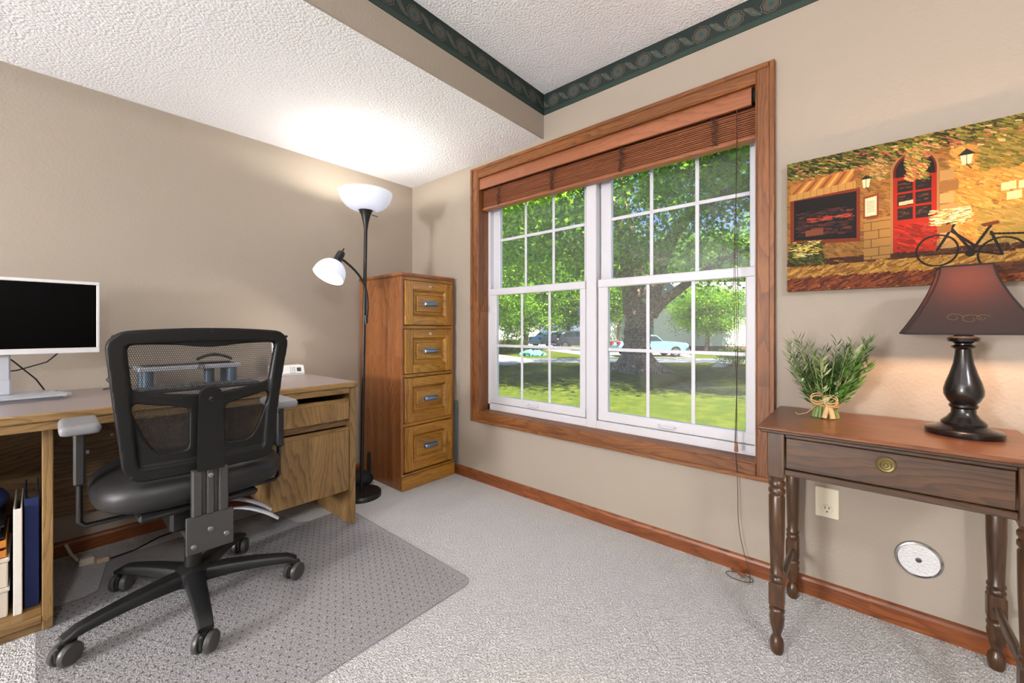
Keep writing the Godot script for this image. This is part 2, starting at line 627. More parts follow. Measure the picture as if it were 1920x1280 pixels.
func build_room() -> void:
	var x0 := -4.4
	var z1 := 2.4
	solid("floor", [[Vector3(x0 - 0.15, -0.2, LZ - 0.15), Vector3(WX + 0.16, 0, z1 + 0.15)]], M.carpet, "pale grey patterned loop carpet")
	solid("wall_left", [[Vector3(x0 - 0.15, 0, LZ - 0.15), Vector3(WX + 0.16, HIGH + 0.2, LZ)]], M.wall, "beige painted wall behind the desk")
	var oz0 := -2.0
	var oz1 := -0.35
	var oy0 := 0.466
	var oy1 := 2.05
	solid("wall_right", [
		[Vector3(WX, -0.7, LZ), Vector3(WX + 0.16, HIGH + 0.2, oz0)],
		[Vector3(WX, -0.7, oz1), Vector3(WX + 0.16, HIGH + 0.2, z1)],
		[Vector3(WX, -0.7, oz0), Vector3(WX + 0.16, oy0, oz1)],
		[Vector3(WX, oy1, oz0), Vector3(WX + 0.16, HIGH + 0.2, oz1)]], M.wall, "beige painted wall with the window")
	solid("wall_back", [[Vector3(x0 - 0.15, 0, LZ), Vector3(x0, HIGH + 0.2, z1)]], M.wall, "beige painted wall opposite the window")
	solid("wall_near", [[Vector3(x0 - 0.15, 0, z1), Vector3(WX + 0.16, HIGH + 0.2, z1 + 0.15)]], M.wall, "beige painted wall opposite the desk")
	var c := setting("ceiling", "white sprayed ceiling with a raised tray")
	var b := MB.new()
	b.box(Vector3(x0, HIGH, SZ), Vector3(WX, HIGH + 0.2, z1), 0.0)
	part(c, "tray_panel", b, M.ceiling)
	b = MB.new()
	b.box(Vector3(x0, LOW, LZ), Vector3(WX, LOW + 0.02, SZ - 0.012), 0.0)
	part(c, "lower_panel", b, M.ceiling)
	b = MB.new()
	b.box(Vector3(x0, LOW, SZ - 0.012), Vector3(WX, HIGH + 0.2, SZ), 0.0)
	b.box(Vector3(x0, LOW + 0.02, LZ), Vector3(WX, HIGH + 0.2, SZ - 0.012), 0.0)
	part(c, "soffit_face", b, M.wall)
	# wallpaper border under the tray ceiling
	var bm := mat("wallpaper_border", Color.WHITE, 0.6)
	bm.albedo_texture = tex(border_image())
	bm.uv1_scale = Vector3(1.0 / 0.27, 1.0 / 0.123, 1)
	var t1 := MB.new()
	var y0 := 2.286
	t1.box(Vector3(x0, y0, SZ), Vector3(WX, HIGH, SZ + 0.002), 0.0)
	t1.off = Vector2(0, 0)
	for i in t1.t.size():
		t1.t[i] = Vector2(t1.v[i].x, HIGH - t1.v[i].y)
	var o := part(self, "trim_1", t1, bm)
	tag(o, "dark green paisley wallpaper border on the soffit", "", "", "structure")
	var t2 := MB.new()
	t2.box(Vector3(WX - 0.002, y0, SZ + 0.002), Vector3(WX, HIGH, z1), 0.0)
	for i in t2.t.size():
		t2.t[i] = Vector2(t2.v[i].z, HIGH - t2.v[i].y)
	o = part(self, "trim_2", t2, bm)
	tag(o, "dark green paisley wallpaper border above the window", "", "", "structure")
	# baseboards: a board with a rounded top edge
	var prof := PackedVector2Array([Vector2(0, 0), Vector2(0.013, 0), Vector2(0.013, 0.052), Vector2(0.010, 0.062), Vector2(0.005, 0.067), Vector2(0, 0.068)])
	var bl := MB.new()
	bl.xf = Transform3D(Basis(Vector3(0, 0, 1), Vector3.UP, Vector3(1, 0, 0)), Vector3(0, 0, LZ))
	bl.prism(prof, x0, WX)
	for i in bl.t.size():
		bl.t[i] = Vector2(bl.v[i].x, bl.v[i].y + bl.v[i].z)
	o = part(self, "baseboard_left", bl, M.base)
	tag(o, "", "", "", "structure")
	var br := MB.new()
	br.xf = Transform3D(Basis(Vector3(-1, 0, 0), Vector3.UP, Vector3(0, 0, 1)), Vector3(WX, 0, 0))
	br.prism(prof, LZ, z1)
	for i in br.t.size():
		br.t[i] = Vector2(br.v[i].z, br.v[i].y - br.v[i].x)
	o = part(self, "baseboard_right", br, M.base)
	tag(o, "", "", "", "structure")

func border_image() -> Image:
	var w := 512
	var h := 234
	var im := Image.create(w, h, false, Image.FORMAT_RGB8)
	var bg := c8(20, 44, 38)
	var brown := c8(116, 102, 88)
	var teal := c8(28, 104, 100)
	var dk := c8(12, 28, 26)
	im.fill(bg)
	var q := noise(77, 0.05, 2)
	for y in h:
		for x in w:
			var c := bg.lerp(dk, 0.5 + 0.5 * q.get_noise_2d(x, y))
			# two flower whorls and S-shaped leaves in each repeat
			for k in 4:
				var cx := -64.0 + 256.0 * k if k < 3 else 704.0
				var cy := 108.0
				var d := Vector2(x - cx, (y - cy) * 1.05)
				var r := d.length()
				var a := atan2(d.y, d.x)
				if r < 74.0:
					var lobes := r + 5.0 * sin(a * 9.0)
					if lobes < 20.0: c = teal.lerp(dk, 0.5 + 0.5 * sin(lobes * 0.9))
					elif lobes < 56.0: c = brown.lerp(dk, 0.5 + 0.5 * sin(lobes * 0.75 + sin(a * 9.0)))
					elif lobes < 66.0: c = dk
					elif lobes < 70.0: c = brown
			var sx := fposmod(x + 64.0, 256.0) - 128.0
			var curve := 108.0 + 70.0 * sin(sx / 128.0 * PI * 0.5) * (1.0 if sx < 0.0 else 1.0)
			var dy := y - curve
			if absf(sx) < 62.0 and absf(dy) < 34.0 * (1.0 - absf(sx) / 80.0):
				c = brown.lerp(dk, 0.5 + 0.5 * sin(dy * 0.7 + sx * 0.12))
				if absf(dy) < 2.5: c = teal
			if y < 10: c = dk
			if y > h - 46: c = bg.lerp(teal, 0.04)
			if (y > h - 44 and y < h - 40) or (y > h - 14 and y < h - 9): c = c8(62, 78, 62)
			if y > h - 34 and y < h - 20 and fposmod(float(x), 16.0) < 8.0: c = c8(52, 72, 58)
			im.set_pixel(x, y, c)
	return im

func build_window() -> void:
	var w := setting("window_1", "wide oak-cased double window with white grilles")
	var co := [-2.06, -0.287]          # casing outer z
	var ci := [-1.995, -0.353]         # casing inner z
	var cy := [0.401, 2.112]
	var iy := [0.468, 2.046]
	var t := 0.018
	# casing: flat board plus a raised outer bead
	var casing := func(lo: Vector3, hi: Vector3, g: int) -> void:
		pbox(w, "casing", lo, hi, M.trim, 0.004, g)
	casing.call(Vector3(WX - t, cy[0], co[0]), Vector3(WX, cy[1], ci[0]), 1)
	casing.call(Vector3(WX - t, cy[0], ci[1]), Vector3(WX, cy[1], co[1]), 1)
	casing.call(Vector3(WX - t, cy[0], ci[0]), Vector3(WX, iy[0], ci[1]), 2)
	casing.call(Vector3(WX - t, iy[1], ci[0]), Vector3(WX, cy[1], ci[1]), 2)
	for s in [[Vector3(WX - t - 0.007, cy[0], co[0]), Vector3(WX - t, cy[1], co[0] + 0.02), 1], [Vector3(WX - t - 0.007, cy[0], co[1] - 0.02), Vector3(WX - t, cy[1], co[1]), 1], [Vector3(WX - t - 0.007, cy[0], co[0] + 0.02), Vector3(WX - t, cy[0] + 0.02, co[1] - 0.02), 2], [Vector3(WX - t - 0.007, cy[1] - 0.02, co[0] + 0.02), Vector3(WX - t, cy[1], co[1] - 0.02), 2]]:
		pbox(w, "casing_bead", s[0], s[1], M.trim, 0.003, s[2])
	# jamb boards lining the opening
	pbox(w, "jamb", Vector3(WX - t + 0.004, iy[0], ci[0] - 0.012), Vector3(2.06, iy[1], ci[0] + 0.004), M.trim, 0.001, 1)
	pbox(w, "jamb", Vector3(WX - t + 0.004, iy[0], ci[1] - 0.004), Vector3(2.06, iy[1], ci[1] + 0.012), M.trim, 0.001, 1)
	pbox(w, "jamb", Vector3(WX - t + 0.004, iy[0] - 0.012, ci[0]), Vector3(2.06, iy[0] + 0.004, ci[1]), M.trim, 0.001, 2)
	pbox(w, "jamb", Vector3(WX - t + 0.004, iy[1] - 0.004, ci[0]), Vector3(2.06, iy[1] + 0.012, ci[1]), M.trim, 0.001, 2)
	# white vinyl frame
	var fx := 2.045
	var fb := 2.125
	var z0: float = ci[0] + 0.004
	var z1: float = ci[1] - 0.004
	var y0: float = iy[0] + 0.004
	var y1: float = iy[1] - 0.004
	pbox(w, "frame", Vector3(fx, y0, z0), Vector3(fb, y1, z0 + 0.02), M.vinyl, 0.003)
	pbox(w, "frame", Vector3(fx, y0, z1 - 0.02), Vector3(fb, y1, z1), M.vinyl, 0.003)
	pbox(w, "frame", Vector3(fx, y0, z0), Vector3(fb, y0 + 0.045, z1), M.vinyl, 0.003)
	pbox(w, "frame", Vector3(fx, y1 - 0.04, z0), Vector3(fb, y1, z1), M.vinyl, 0.003)
	pbox(w, "mullion", Vector3(fx - 0.006, y0, -1.213), Vector3(fb, y1, -1.149), M.vinyl, 0.004)
	for side in [[-1.977, -1.221], [-1.143, -0.373]]:
		for upper in [false, true]:
			var a: float = side[0]
			var b: float = side[1]
			var x0 := 2.082 if upper else 2.05
			var x1 := x0 + 0.03
			var ya := 1.262 if upper else 0.52
			var yb := 2.005 if upper else 1.3
			var stile := 0.04 if upper else 0.055
			var g0 := a + (0.06 if not upper else 0.064)
			var g1 := b - (0.04 if not upper else 0.03)
			var gy0 := ya + (0.052 if not upper else 0.04)
			var gy1 := yb - (0.045 if not upper else 0.04)
			var s := Node3D.new()
			s.name = "sash"
			w.add_child(s, true)
			pbox(s, "stile", Vector3(x0, ya, a), Vector3(x1, yb, g0), M.vinyl, 0.004)
			pbox(s, "stile", Vector3(x0, ya, g1), Vector3(x1, yb, b), M.vinyl, 0.004)
			pbox(s, "rail", Vector3(x0 - 0.002, ya, a), Vector3(x1, gy0, b), M.vinyl, 0.004)
			pbox(s, "rail", Vector3(x0 - 0.004, gy1, a), Vector3(x1, yb, b), M.vinyl, 0.004)
			pbox(s, "pane", Vector3(x0 + 0.014, gy0 - 0.005, g0 - 0.005), Vector3(x0 + 0.018, gy1 + 0.005, g1 + 0.005), M.glass, 0.0)
			for k in 2:
				var zc := g0 + (g1 - g0) * (k + 1) / 3.0
				pbox(s, "muntin", Vector3(x0 + 0.007, gy0, zc - 0.009), Vector3(x0 + 0.013, gy1, zc + 0.009), M.vinyl, 0.002)
			var yc := (gy0 + gy1) / 2.0
			pbox(s, "muntin", Vector3(x0 + 0.007, yc - 0.009, g0), Vector3(x0 + 0.0132, yc + 0.009, g1), M.vinyl, 0.002)
			if not upper:
				var zc := (a + b) / 2.0
				var h := MB.new()
				h.tube([Vector3(x0 - 0.002, 0.545, zc - 0.04), Vector3(x0 - 0.014, 0.541, zc - 0.036), Vector3(x0 - 0.016, 0.54, zc), Vector3(x0 - 0.014, 0.541, zc + 0.036), Vector3(x0 - 0.002, 0.545, zc + 0.04)], 0.006, 8)
				part(s, "sash_lift", h, M.vinyl)

func build_blind() -> void:
	var z0 := -1.988
	var z1 := -0.362
	var o := thing("wooden_blind", Vector3(1.99, 1.83, -1.17), "raised brown wooden slat blind with valance in the window", "blind")
	# valance with a rounded upper front edge
	var prof := PackedVector2Array()
	for p in [[0, 0], [0.014, 0], [0.014, 0.05], [0.013, 0.06], [0.010, 0.07], [0.005, 0.077], [0.0, 0.08], [-0.012, 0.082], [-0.012, 0.07], [-0.004, 0.068], [0, 0.06]]:
		prof.append(Vector2(p[0], p[1]))
	var b := MB.new()
	b.xf = Transform3D(Basis(Vector3(-1, 0, 0), Vector3.UP, Vector3(0, 0, 1)), Vector3(1.976, 1.966, 0))
	b.prism(prof, z0 - 0.005, z1 - 0.012)
	for i in b.t.size():
		b.t[i] = Vector2(b.v[i].z, b.v[i].y - b.v[i].x)
	part(o, "valance", b, M.blind)
	pbox(o, "head_rail", Vector3(1.985, 1.985, z0), Vector3(2.035, 2.035, z1), M.dark, 0.002, 2)
	for k in 13:
		var y := 1.864 + 0.0092 * k
		var s := MB.new()
		s.off = Vector2(rng.randf(), rng.randf())
		s.xf = Transform3D(Basis(Vector3(0, 0, 1), 0.82 + rng.randf_range(-0.04, 0.04)), Vector3(2.012 + rng.randf_range(-0.001, 0.001), y, 0))
		s.box(Vector3(-0.022, -0.0014, z0), Vector3(0.022, 0.0014, z1 + rng.randf_range(-0.003, 0.0)), 0.001, 2)
		part(o, "slat", s, M.blind)
	pbox(o, "bottom_rail", Vector3(1.986, 1.829, z0), Vector3(2.038, 1.845, z1), M.blind, 0.004, 2)
	for zc in [-1.834, -1.408, -0.972, -0.522]:
		var c := MB.new()
		for k in 5:
			var pts := []
			for i in 14:
				pts.append(Vector3(1.983 + rng.randf_range(-0.006, 0.002), 1.965 - 0.0096 * i, zc + rng.randf_range(-0.016, 0.016)))
			c.tube(pts, 0.0013, 5)
		part(o, "ladder_cord", c, M.cord)
	# pull cords, joined at a wooden knob, then one long cord down to a tassel on the carpet
	for k in 3:
		var c := MB.new()
		var pts := []
		for i in 12:
			var f := i / 11.0
			pts.append(Vector3(1.972 - 0.004 * k, lerpf(1.97, 0.53, f), -0.432 + 0.006 * (k - 1) * sin(f * PI) + 0.004 * sin(f * 9.0 + k)))
		c.tube(pts, 0.0011, 5)
		part(o, "pull_cord", c, M.cord)
	var kn := MB.new()
	kn.xf.origin = Vector3(1.968, 0.5, -0.432)
	kn.lathe([Vector2(0, 0), Vector2(0.007, 0), Vector2(0.008, 0.004), Vector2(0.006, 0.034), Vector2(0.005, 0.038), Vector2(0, 0.038)], 12)
	part(o, "cord_knob", kn, M.blind)
	var lc := MB.new()
	var lp := []
	for i in 15:
		var f := i / 14.0
		lp.append(Vector3(lerpf(1.946, 1.93, f), lerpf(0.5, 0.012, f), -0.43 + 0.055 * f * f + 0.006 * sin(f * 7.0)))
	lp[0] = Vector3(1.966, 0.502, -0.432)
	for i in 19:
		var a := -0.6 + TAU * i / 18.0
		lp.append(Vector3(1.9 + 0.028 * sin(a), 0.004 + 0.001 * (i % 2), -0.405 + 0.05 * cos(a)))
	lc.tube(lp, 0.0013, 5)
	part(o, "long_cord", lc, M.cord)
	var ts := MB.new()
	ts.xf = Transform3D(Basis(Vector3(0.4, 0.0, 0.92).normalized().cross(Vector3.UP).normalized(), Vector3(-0.15, 0.35, -0.92).normalized(), Vector3.RIGHT).orthonormalized(), Vector3(1.912, 0.012, -0.39))
	ts.lathe([Vector2(0, 0), Vector2(0.011, 0), Vector2(0.012, 0.006), Vector2(0.006, 0.024), Vector2(0.0045, 0.036), Vector2(0.007, 0.044), Vector2(0.006, 0.05), Vector2(0, 0.051)], 14)
	part(o, "tassel", ts, M.trim)
	# small tilt tassel hanging at the other jamb
	var tl := MB.new()
	tl.tube([Vector3(1.985, 1.9, -1.975), Vector3(1.983, 1.5, -1.974), Vector3(1.984, 1.19, -1.973)], 0.001, 5)
	part(o, "tilt_cord", tl, M.cord)
	var tk := MB.new()
	tk.xf.origin = Vector3(1.984, 1.15, -1.973)
	tk.lathe([Vector2(0, 0), Vector2(0.009, 0), Vector2(0.01, 0.005), Vector2(0.005, 0.02), Vector2(0.006, 0.034), Vector2(0.004, 0.04), Vector2(0, 0.041)], 12)
	part(o, "tilt_knob", tk, M.trim)

func build_all() -> void:
	build_desk()
	build_desk_things()
	build_cabinet()
	build_mat()
	build_chair()
	build_floor_lamp()
	build_table()
	build_table_lamp()
	build_herbs()
	build_painting()
	build_wall_plates()
	build_outdoors()

# ------------------------------------------------------------------ desk
func build_desk() -> void:
	var d := thing("desk", Vector3(0.35, 0, -2.4), "brown oak desk with grey laminate top and drawer pedestal", "desk")
	var xl := -0.42
	var xr := 1.112
	var zb := LZ + 0.014
	var zf := -2.036
	pbox(d, "desktop", Vector3(xl, 0.742, zb), Vector3(xr - 0.008, 0.75, zf - 0.006), M.desk_top, 0.001)
	pbox(d, "edge_band", Vector3(xl, 0.722, zf - 0.012), Vector3(xr, 0.7495, zf), M.desk_wood, 0.004)
	pbox(d, "edge_band", Vector3(xr - 0.012, 0.722, zb), Vector3(xr, 0.7495, zf - 0.012), M.desk_wood, 0.004, 2)
	pbox(d, "core_board", Vector3(xl, 0.722, zb), Vector3(xr - 0.012, 0.742, zf - 0.012), M.desk_dark, 0.0)
	pbox(d, "apron", Vector3(xl, 0.692, zf - 0.03), Vector3(xr - 0.04, 0.7215, zf - 0.012), M.desk_wood, 0.002)
	# right pedestal
	pbox(d, "end_panel", Vector3(1.074, 0.005, zb), Vector3(1.106, 0.722, -2.05), M.desk_wood, 0.002, 1)
	var px0 := 0.7
	pbox(d, "pedestal_side", Vector3(px0, 0.19, zb + 0.06), Vector3(px0 + 0.016, 0.69, -2.075), M.desk_dark, 0.001, 1)
	pbox(d, "pedestal_bottom", Vector3(px0, 0.19, zb + 0.06), Vector3(1.074, 0.206, -2.075), M.desk_dark, 0.001)
	pbox(d, "pedestal_back", Vector3(px0, 0.19, zb + 0.05), Vector3(1.074, 0.69, zb + 0.06), M.desk_dark, 0.001)
	pbox(d, "pedestal_rail", Vector3(px0 + 0.016, 0.52, zb + 0.06), Vector3(1.074, 0.56, -2.085), M.desk_dark, 0.001)
	for q in [[0.558, 0.664], [0.188, 0.516]]:
		var dr := Node3D.new()
		dr.name = "drawer"
		d.add_child(dr, true)
		var vert: bool = q[0] < 0.3
		pbox(dr, "front", Vector3(px0 - 0.004, q[0], -2.075), Vector3(1.07, q[1] - 0.016, -2.05), M.desk_wood, 0.002, 1 if vert else 1)
		# bevelled grip along the top edge
		var b := MB.new()
		b.xf = Transform3D(Basis(Vector3(0, 0, 1), Vector3.UP, Vector3(-1, 0, 0)), Vector3(0, q[1] - 0.016, -2.075))
		b.prism(PackedVector2Array([Vector2(0, 0), Vector2(0.025, 0), Vector2(0.025, 0.006), Vector2(0.012, 0.016), Vector2(0, 0.016)]), -1.07, -px0 + 0.004)
		for i in b.t.size():
			b.t[i] = Vector2(b.v[i].x, b.v[i].y + b.v[i].z)
		part(dr, "grip", b, M.desk_wood)
		pbox(dr, "box", Vector3(px0 + 0.03, q[0] + 0.02, zb + 0.1), Vector3(1.05, q[1] - 0.03, -2.075), M.desk_dark, 0.0)
	# modesty panel and left book cupboard
	pbox(d, "modesty_panel", Vector3(0.04, 0.2, -2.70), Vector3(px0, 0.715, -2.684), M.desk_dark, 0.001)
	pbox(d, "modesty_panel", Vector3(0.04, 0.36, -2.684), Vector3(px0, 0.372, -2.68), M.desk_dark, 0.001)
	var lf := -2.12
	pbox(d, "cupboard_side", Vector3(0.014, 0.005, zb + 0.02), Vector3(0.04, 0.7, lf), M.desk_wood, 0.002, 1)
	pbox(d, "cupboard_side", Vector3(xl + 0.01, 0.0, zb + 0.02), Vector3(xl + 0.036, 0.7, lf), M.desk_wood, 0.002, 1)
	pbox(d, "cupboard_floor", Vector3(xl + 0.036, 0.03, zb + 0.02), Vector3(0.014, 0.055, lf), M.desk_wood, 0.002)
	pbox(d, "cupboard_back", Vector3(xl + 0.036, 0.055, zb + 0.02), Vector3(0.014, 0.7, zb + 0.03), M.desk_dark, 0.0)
	pbox(d, "plinth", Vector3(xl + 0.036, 0.0, lf - 0.03), Vector3(0.014, 0.03, lf - 0.012), M.desk_dark, 0.0)
	# things kept in the cupboard
	var cream := mat("cream_card", c8(208, 198, 182), 0.8)
	var amber := mat("amber_folder", c8(198, 124, 42), 0.6)
	var navy := mat("navy_cloth", c8(26, 42, 92), 0.9)
	var white := mat("white_board", c8(226, 222, 214), 0.6)
	var fy := 0.055
	var bx0 := -0.36
	for k in 2:
		var o := thing("cardboard_box", Vector3(-0.21, fy + 0.1 * k, -2.33), ["cream card box on the floor of the desk cupboard", "cream card box stacked on another under amber folders"][k], "box", "boxes in the desk cupboard")
		pbox(o, "body", Vector3(bx0, fy + 0.1 * k, -2.46), Vector3(-0.062, fy + 0.1 * k + 0.085, -2.2), cream, 0.003)
		pbox(o, "lid", Vector3(bx0 - 0.004, fy + 0.1 * k + 0.085, -2.464), Vector3(-0.058, fy + 0.1 * k + 0.0995, -2.196), cream, 0.003)
	for k in 2:
		var y := fy + 0.2 + 0.034 * k
		var o := thing("document_tray", Vector3(-0.21, y, -2.33), ["lower amber plastic tray in the desk cupboard", "upper amber plastic tray in the desk cupboard"][k], "tray", "amber trays in the desk cupboard")
		pbox(o, "bottom", Vector3(bx0, y, -2.46), Vector3(-0.065, y + 0.005, -2.2), amber, 0.002)
		pbox(o, "front", Vector3(bx0, y, -2.205), Vector3(-0.065, y + 0.026, -2.2), amber, 0.002)
		pbox(o, "side", Vector3(-0.07, y, -2.46), Vector3(-0.065, y + 0.026, -2.205), amber, 0.002)
	var gb := thing("binder", Vector3(-0.2, fy + 0.27, -2.34), "dark grey binder lying on the amber trays", "binder")
	pbox(gb, "cover", Vector3(-0.35, fy + 0.266, -2.47), Vector3(-0.07, fy + 0.27, -2.2), M.black_plastic, 0.001)
	pbox(gb, "pages", Vector3(-0.345, fy + 0.27, -2.465), Vector3(-0.08, fy + 0.305, -2.21), mat("grey_paper", c8(120, 112, 104), 0.9), 0.002)
	pbox(gb, "cover", Vector3(-0.35, fy + 0.305, -2.47), Vector3(-0.07, fy + 0.309, -2.2), M.black_plastic, 0.001)
	var bag := thing("cloth_bag", Vector3(-0.2, fy + 0.31, -2.34), "navy blue cloth bag slumped on top of the binder", "bag")
	var bb := MB.new()
	var wob := noise(12, 9.0, 2)
	bb.nets(Vector3(-0.4, 0.35, -2.52), Vector3(-0.02, 0.53, -2.15), Vector3.ONE * 0.016, func(p):
		var q: Vector3 = (p - Vector3(-0.215, 0.43, -2.34)) / Vector3(0.14, 0.062, 0.14)
		return (q.length() - 1.0) * 0.07 + 0.012 * wob.get_noise_3dv(p))
	part(bag, "body", bb, navy)
	var hb := MB.new()
	hb.tube([Vector3(-0.3, 0.46, -2.24), Vector3(-0.24, 0.5, -2.21), Vector3(-0.16, 0.5, -2.2), Vector3(-0.1, 0.45, -2.22)], 0.01, 8, 0.4)
	part(bag, "handle", hb, navy)
	var wb := thing("white_folder", Vector3(-0.045, fy, -2.33), "white hard folder standing upright beside the card boxes", "folder")
	pbox(wb, "cover", Vector3(-0.05, fy, -2.46), Vector3(-0.046, fy + 0.36, -2.19), white, 0.001)
	pbox(wb, "spine", Vector3(-0.05, fy, -2.19), Vector3(-0.03, fy + 0.36, -2.184), white, 0.002)
	pbox(wb, "cover", Vector3(-0.034, fy, -2.46), Vector3(-0.03, fy + 0.36, -2.19), white, 0.001)
	var nb := thing("navy_binder", Vector3(-0.012, fy, -2.35), "navy blue binder standing against the cupboard side", "binder")
	pbox(nb, "cover", Vector3(-0.026, fy, -2.5), Vector3(-0.022, fy + 0.38, -2.22), navy, 0.001)
	pbox(nb, "spine", Vector3(-0.026, fy, -2.22), Vector3(0.008, fy + 0.38, -2.214), navy, 0.002)
	pbox(nb, "cover", Vector3(0.004, fy, -2.5), Vector3(0.008, fy + 0.38, -2.22), navy, 0.001)

func build_desk_things() -> void:
	var y := 0.75
	# monitor
	var m := thing("computer_monitor", Vector3(-0.1, y, -2.5), "silver framed flat monitor with a black screen on the desk", "monitor")
	var x0 := -0.36
	var x1 := 0.18
	var z := -2.5
	var ya := 0.926
	var yb := 1.226
	pbox(m, "back_shell", Vector3(x0 + 0.01, ya + 0.01, z - 0.04), Vector3(x1 - 0.01, yb - 0.01, z - 0.012), M.white, 0.012)
	var scr := mat("dark_screen", c8(3, 3, 3), 0.3, 0.0, 0.15)
	pbox(m, "screen", Vector3(x0 + 0.008, ya + 0.02, z - 0.012), Vector3(x1 - 0.008, yb - 0.012, z - 0.003), scr, 0.0)
	var bz := mat("silver_bezel", c8(206, 206, 206), 0.35, 0.1)
	pbox(m, "bezel", Vector3(x0, yb - 0.013, z - 0.014), Vector3(x1, yb, z), bz, 0.002)
	pbox(m, "bezel", Vector3(x0, ya, z - 0.014), Vector3(x1, ya + 0.022, z), bz, 0.002)
	pbox(m, "bezel", Vector3(x0, ya + 0.022, z - 0.014), Vector3(x0 + 0.01, yb - 0.013, z), bz, 0.002)
	pbox(m, "bezel", Vector3(x1 - 0.01, ya + 0.022, z - 0.014), Vector3(x1, yb - 0.013, z), bz, 0.002)
	pbox(m, "stand_neck", Vector3(-0.15, y + 0.02, z - 0.06), Vector3(-0.065, 1.05, z - 0.035), M.silver, 0.004, 1)
	pbox(m, "stand_collar", Vector3(-0.155, y + 0.02, z - 0.035), Vector3(-0.062, 0.83, z - 0.012), M.silver, 0.005)
	var b := MB.new()
	b.xf = Transform3D(Basis(Vector3.RIGHT, Vector3(0, 0, 1), Vector3.DOWN), Vector3(0, y + 0.02, 0))
	b.prism(PackedVector2Array([Vector2(-0.34, -2.66), Vector2(0.03, -2.62), Vector2(0.095, -2.42), Vector2(0.08, -2.4), Vector2(-0.3, -2.385), Vector2(-0.36, -2.42)]), 0.0, 0.007)
	part(m, "stand_base", b, M.silver)
	b = MB.new()
	b.xf = Transform3D(Basis(Vector3.RIGHT, Vector3(0, 0, 1), Vector3.DOWN), Vector3(0, y + 0.013, 0))
	b.prism(PackedVector2Array([Vector2(-0.33, -2.64), Vector2(0.02, -2.6), Vector2(0.07, -2.43), Vector2(-0.29, -2.41)]), 0.0, 0.013)
	part(m, "stand_foot", b, M.silver)
	var cb := m
	var t := MB.new()
	t.tube([Vector3(-0.12, 0.96, -2.56), Vector3(-0.06, 0.9, -2.57), Vector3(0.0, 0.82, -2.6), Vector3(0.03, 0.754, -2.66), Vector3(0.06, 0.754, -2.7)], 0.0028, 6)
	part(cb, "cable", t, M.dark)
	t = MB.new()
	t.tube([Vector3(0.09, 0.96, -2.54), Vector3(0.03, 0.89, -2.56), Vector3(-0.05, 0.86, -2.58), Vector3(-0.12, 0.855, -2.6)], 0.0028, 6)
	part(cb, "cable", t, M.dark)
	var c2 := thing("black_cable", Vector3(0.25, y, -2.66), "thin black cable looping up behind the desk chair", "cable")
	t = MB.new()
	t.tube([Vector3(0.2, 0.753, -2.62), Vector3(0.24, 0.755, -2.66), Vector3(0.215, 0.79, -2.68), Vector3(0.245, 0.83, -2.69), Vector3(0.31, 0.84, -2.68), Vector3(0.36, 0.84, -2.66)], 0.0025, 6)
	part(c2, "cable", t, M.dark)
	# riser shelf on round feet
	var r := thing("riser_shelf", Vector3(0.5, y, -2.53), "silver riser shelf on round feet at the back of the desk", "shelf")
	pbox(r, "slab", Vector3(0.3, 0.83, -2.64), Vector3(0.7, 0.852, -2.47), M.silver, 0.004)
	pbox(r, "inset", Vector3(0.32, 0.852, -2.63), Vector3(0.68, 0.8535, -2.49), M.black_plastic, 0.001)
	var ring := MB.new()
	ring.xf = Transform3D(Basis(Vector3.RIGHT, PI / 2), Vector3(0.53, 0.841, -2.47))
	ring.lathe([Vector2(0.008, 0), Vector2(0.014, 0), Vector2(0.014, 0.002), Vector2(0.008, 0.002)], 20)
	part(r, "badge", ring, M.screw)
	for q in [Vector2(0.335, -2.5), Vector2(0.335, -2.61), Vector2(0.665, -2.5), Vector2(0.665, -2.61), Vector2(0.58, -2.55)]:
		var f := MB.new()
		f.xf.origin = Vector3(q.x, y, q.y)
		f.lathe([Vector2(0, 0), Vector2(0.022, 0), Vector2(0.022, 0.08), Vector2(0, 0.08)], 20)
		part(r, "foot", f, mat("blue_grey_plastic", c8(86, 104, 120), 0.35, 0.3))
	var sp := thing("stapler", Vector3(0.6, 0.8535, -2.53), "black arched stapler on the riser shelf", "stapler")
	pbox(sp, "base", Vector3(0.53, 0.8535, -2.545), Vector3(0.665, 0.862, -2.51), M.black_plastic, 0.003)
	var arm := MB.new()
	var rings := []
	for i in 9:
		var f := i / 8.0
		var hh := 0.865 + 0.032 * sin(f * PI * 0.8 + 0.35)
		var ring2 := PackedVector3Array()
		for k in 10:
			var a := TAU * k / 10
			ring2.append(Vector3(lerpf(0.525, 0.67, f), hh + 0.008 * sin(a), -2.527 + 0.016 * cos(a)))
		rings.append(ring2)
	arm.loft(rings)
	part(sp, "arm", arm, M.black_plastic)
	# keyboard
	var kb := thing("keyboard", Vector3(0.5, y, -2.36), "dark low keyboard in front of the riser shelf", "keyboard")
	pbox(kb, "case", Vector3(0.28, y, -2.43), Vector3(0.74, y + 0.014, -2.29), M.black_plastic, 0.004)
	var keycol := mat("grey_keys", c8(70, 72, 76), 0.5)
	for i in 15:
		for j in 5:
			pbox(kb, "key", Vector3(0.29 + i * 0.0295, y + 0.014, -2.42 + j * 0.025), Vector3(0.29 + i * 0.0295 + 0.025, y + 0.02, -2.42 + j * 0.025 + 0.021), keycol, 0.002)
	# cordless telephone
	var ph := thing("desk_telephone", Vector3(1.0, y, -2.66), "white telephone base with keypad and small display", "telephone")
	var slope := MB.new()
	slope.xf = Transform3D(Basis(Vector3(0, 0, 1), Vector3.UP, Vector3(-1, 0, 0)), Vector3(0, y, 0))
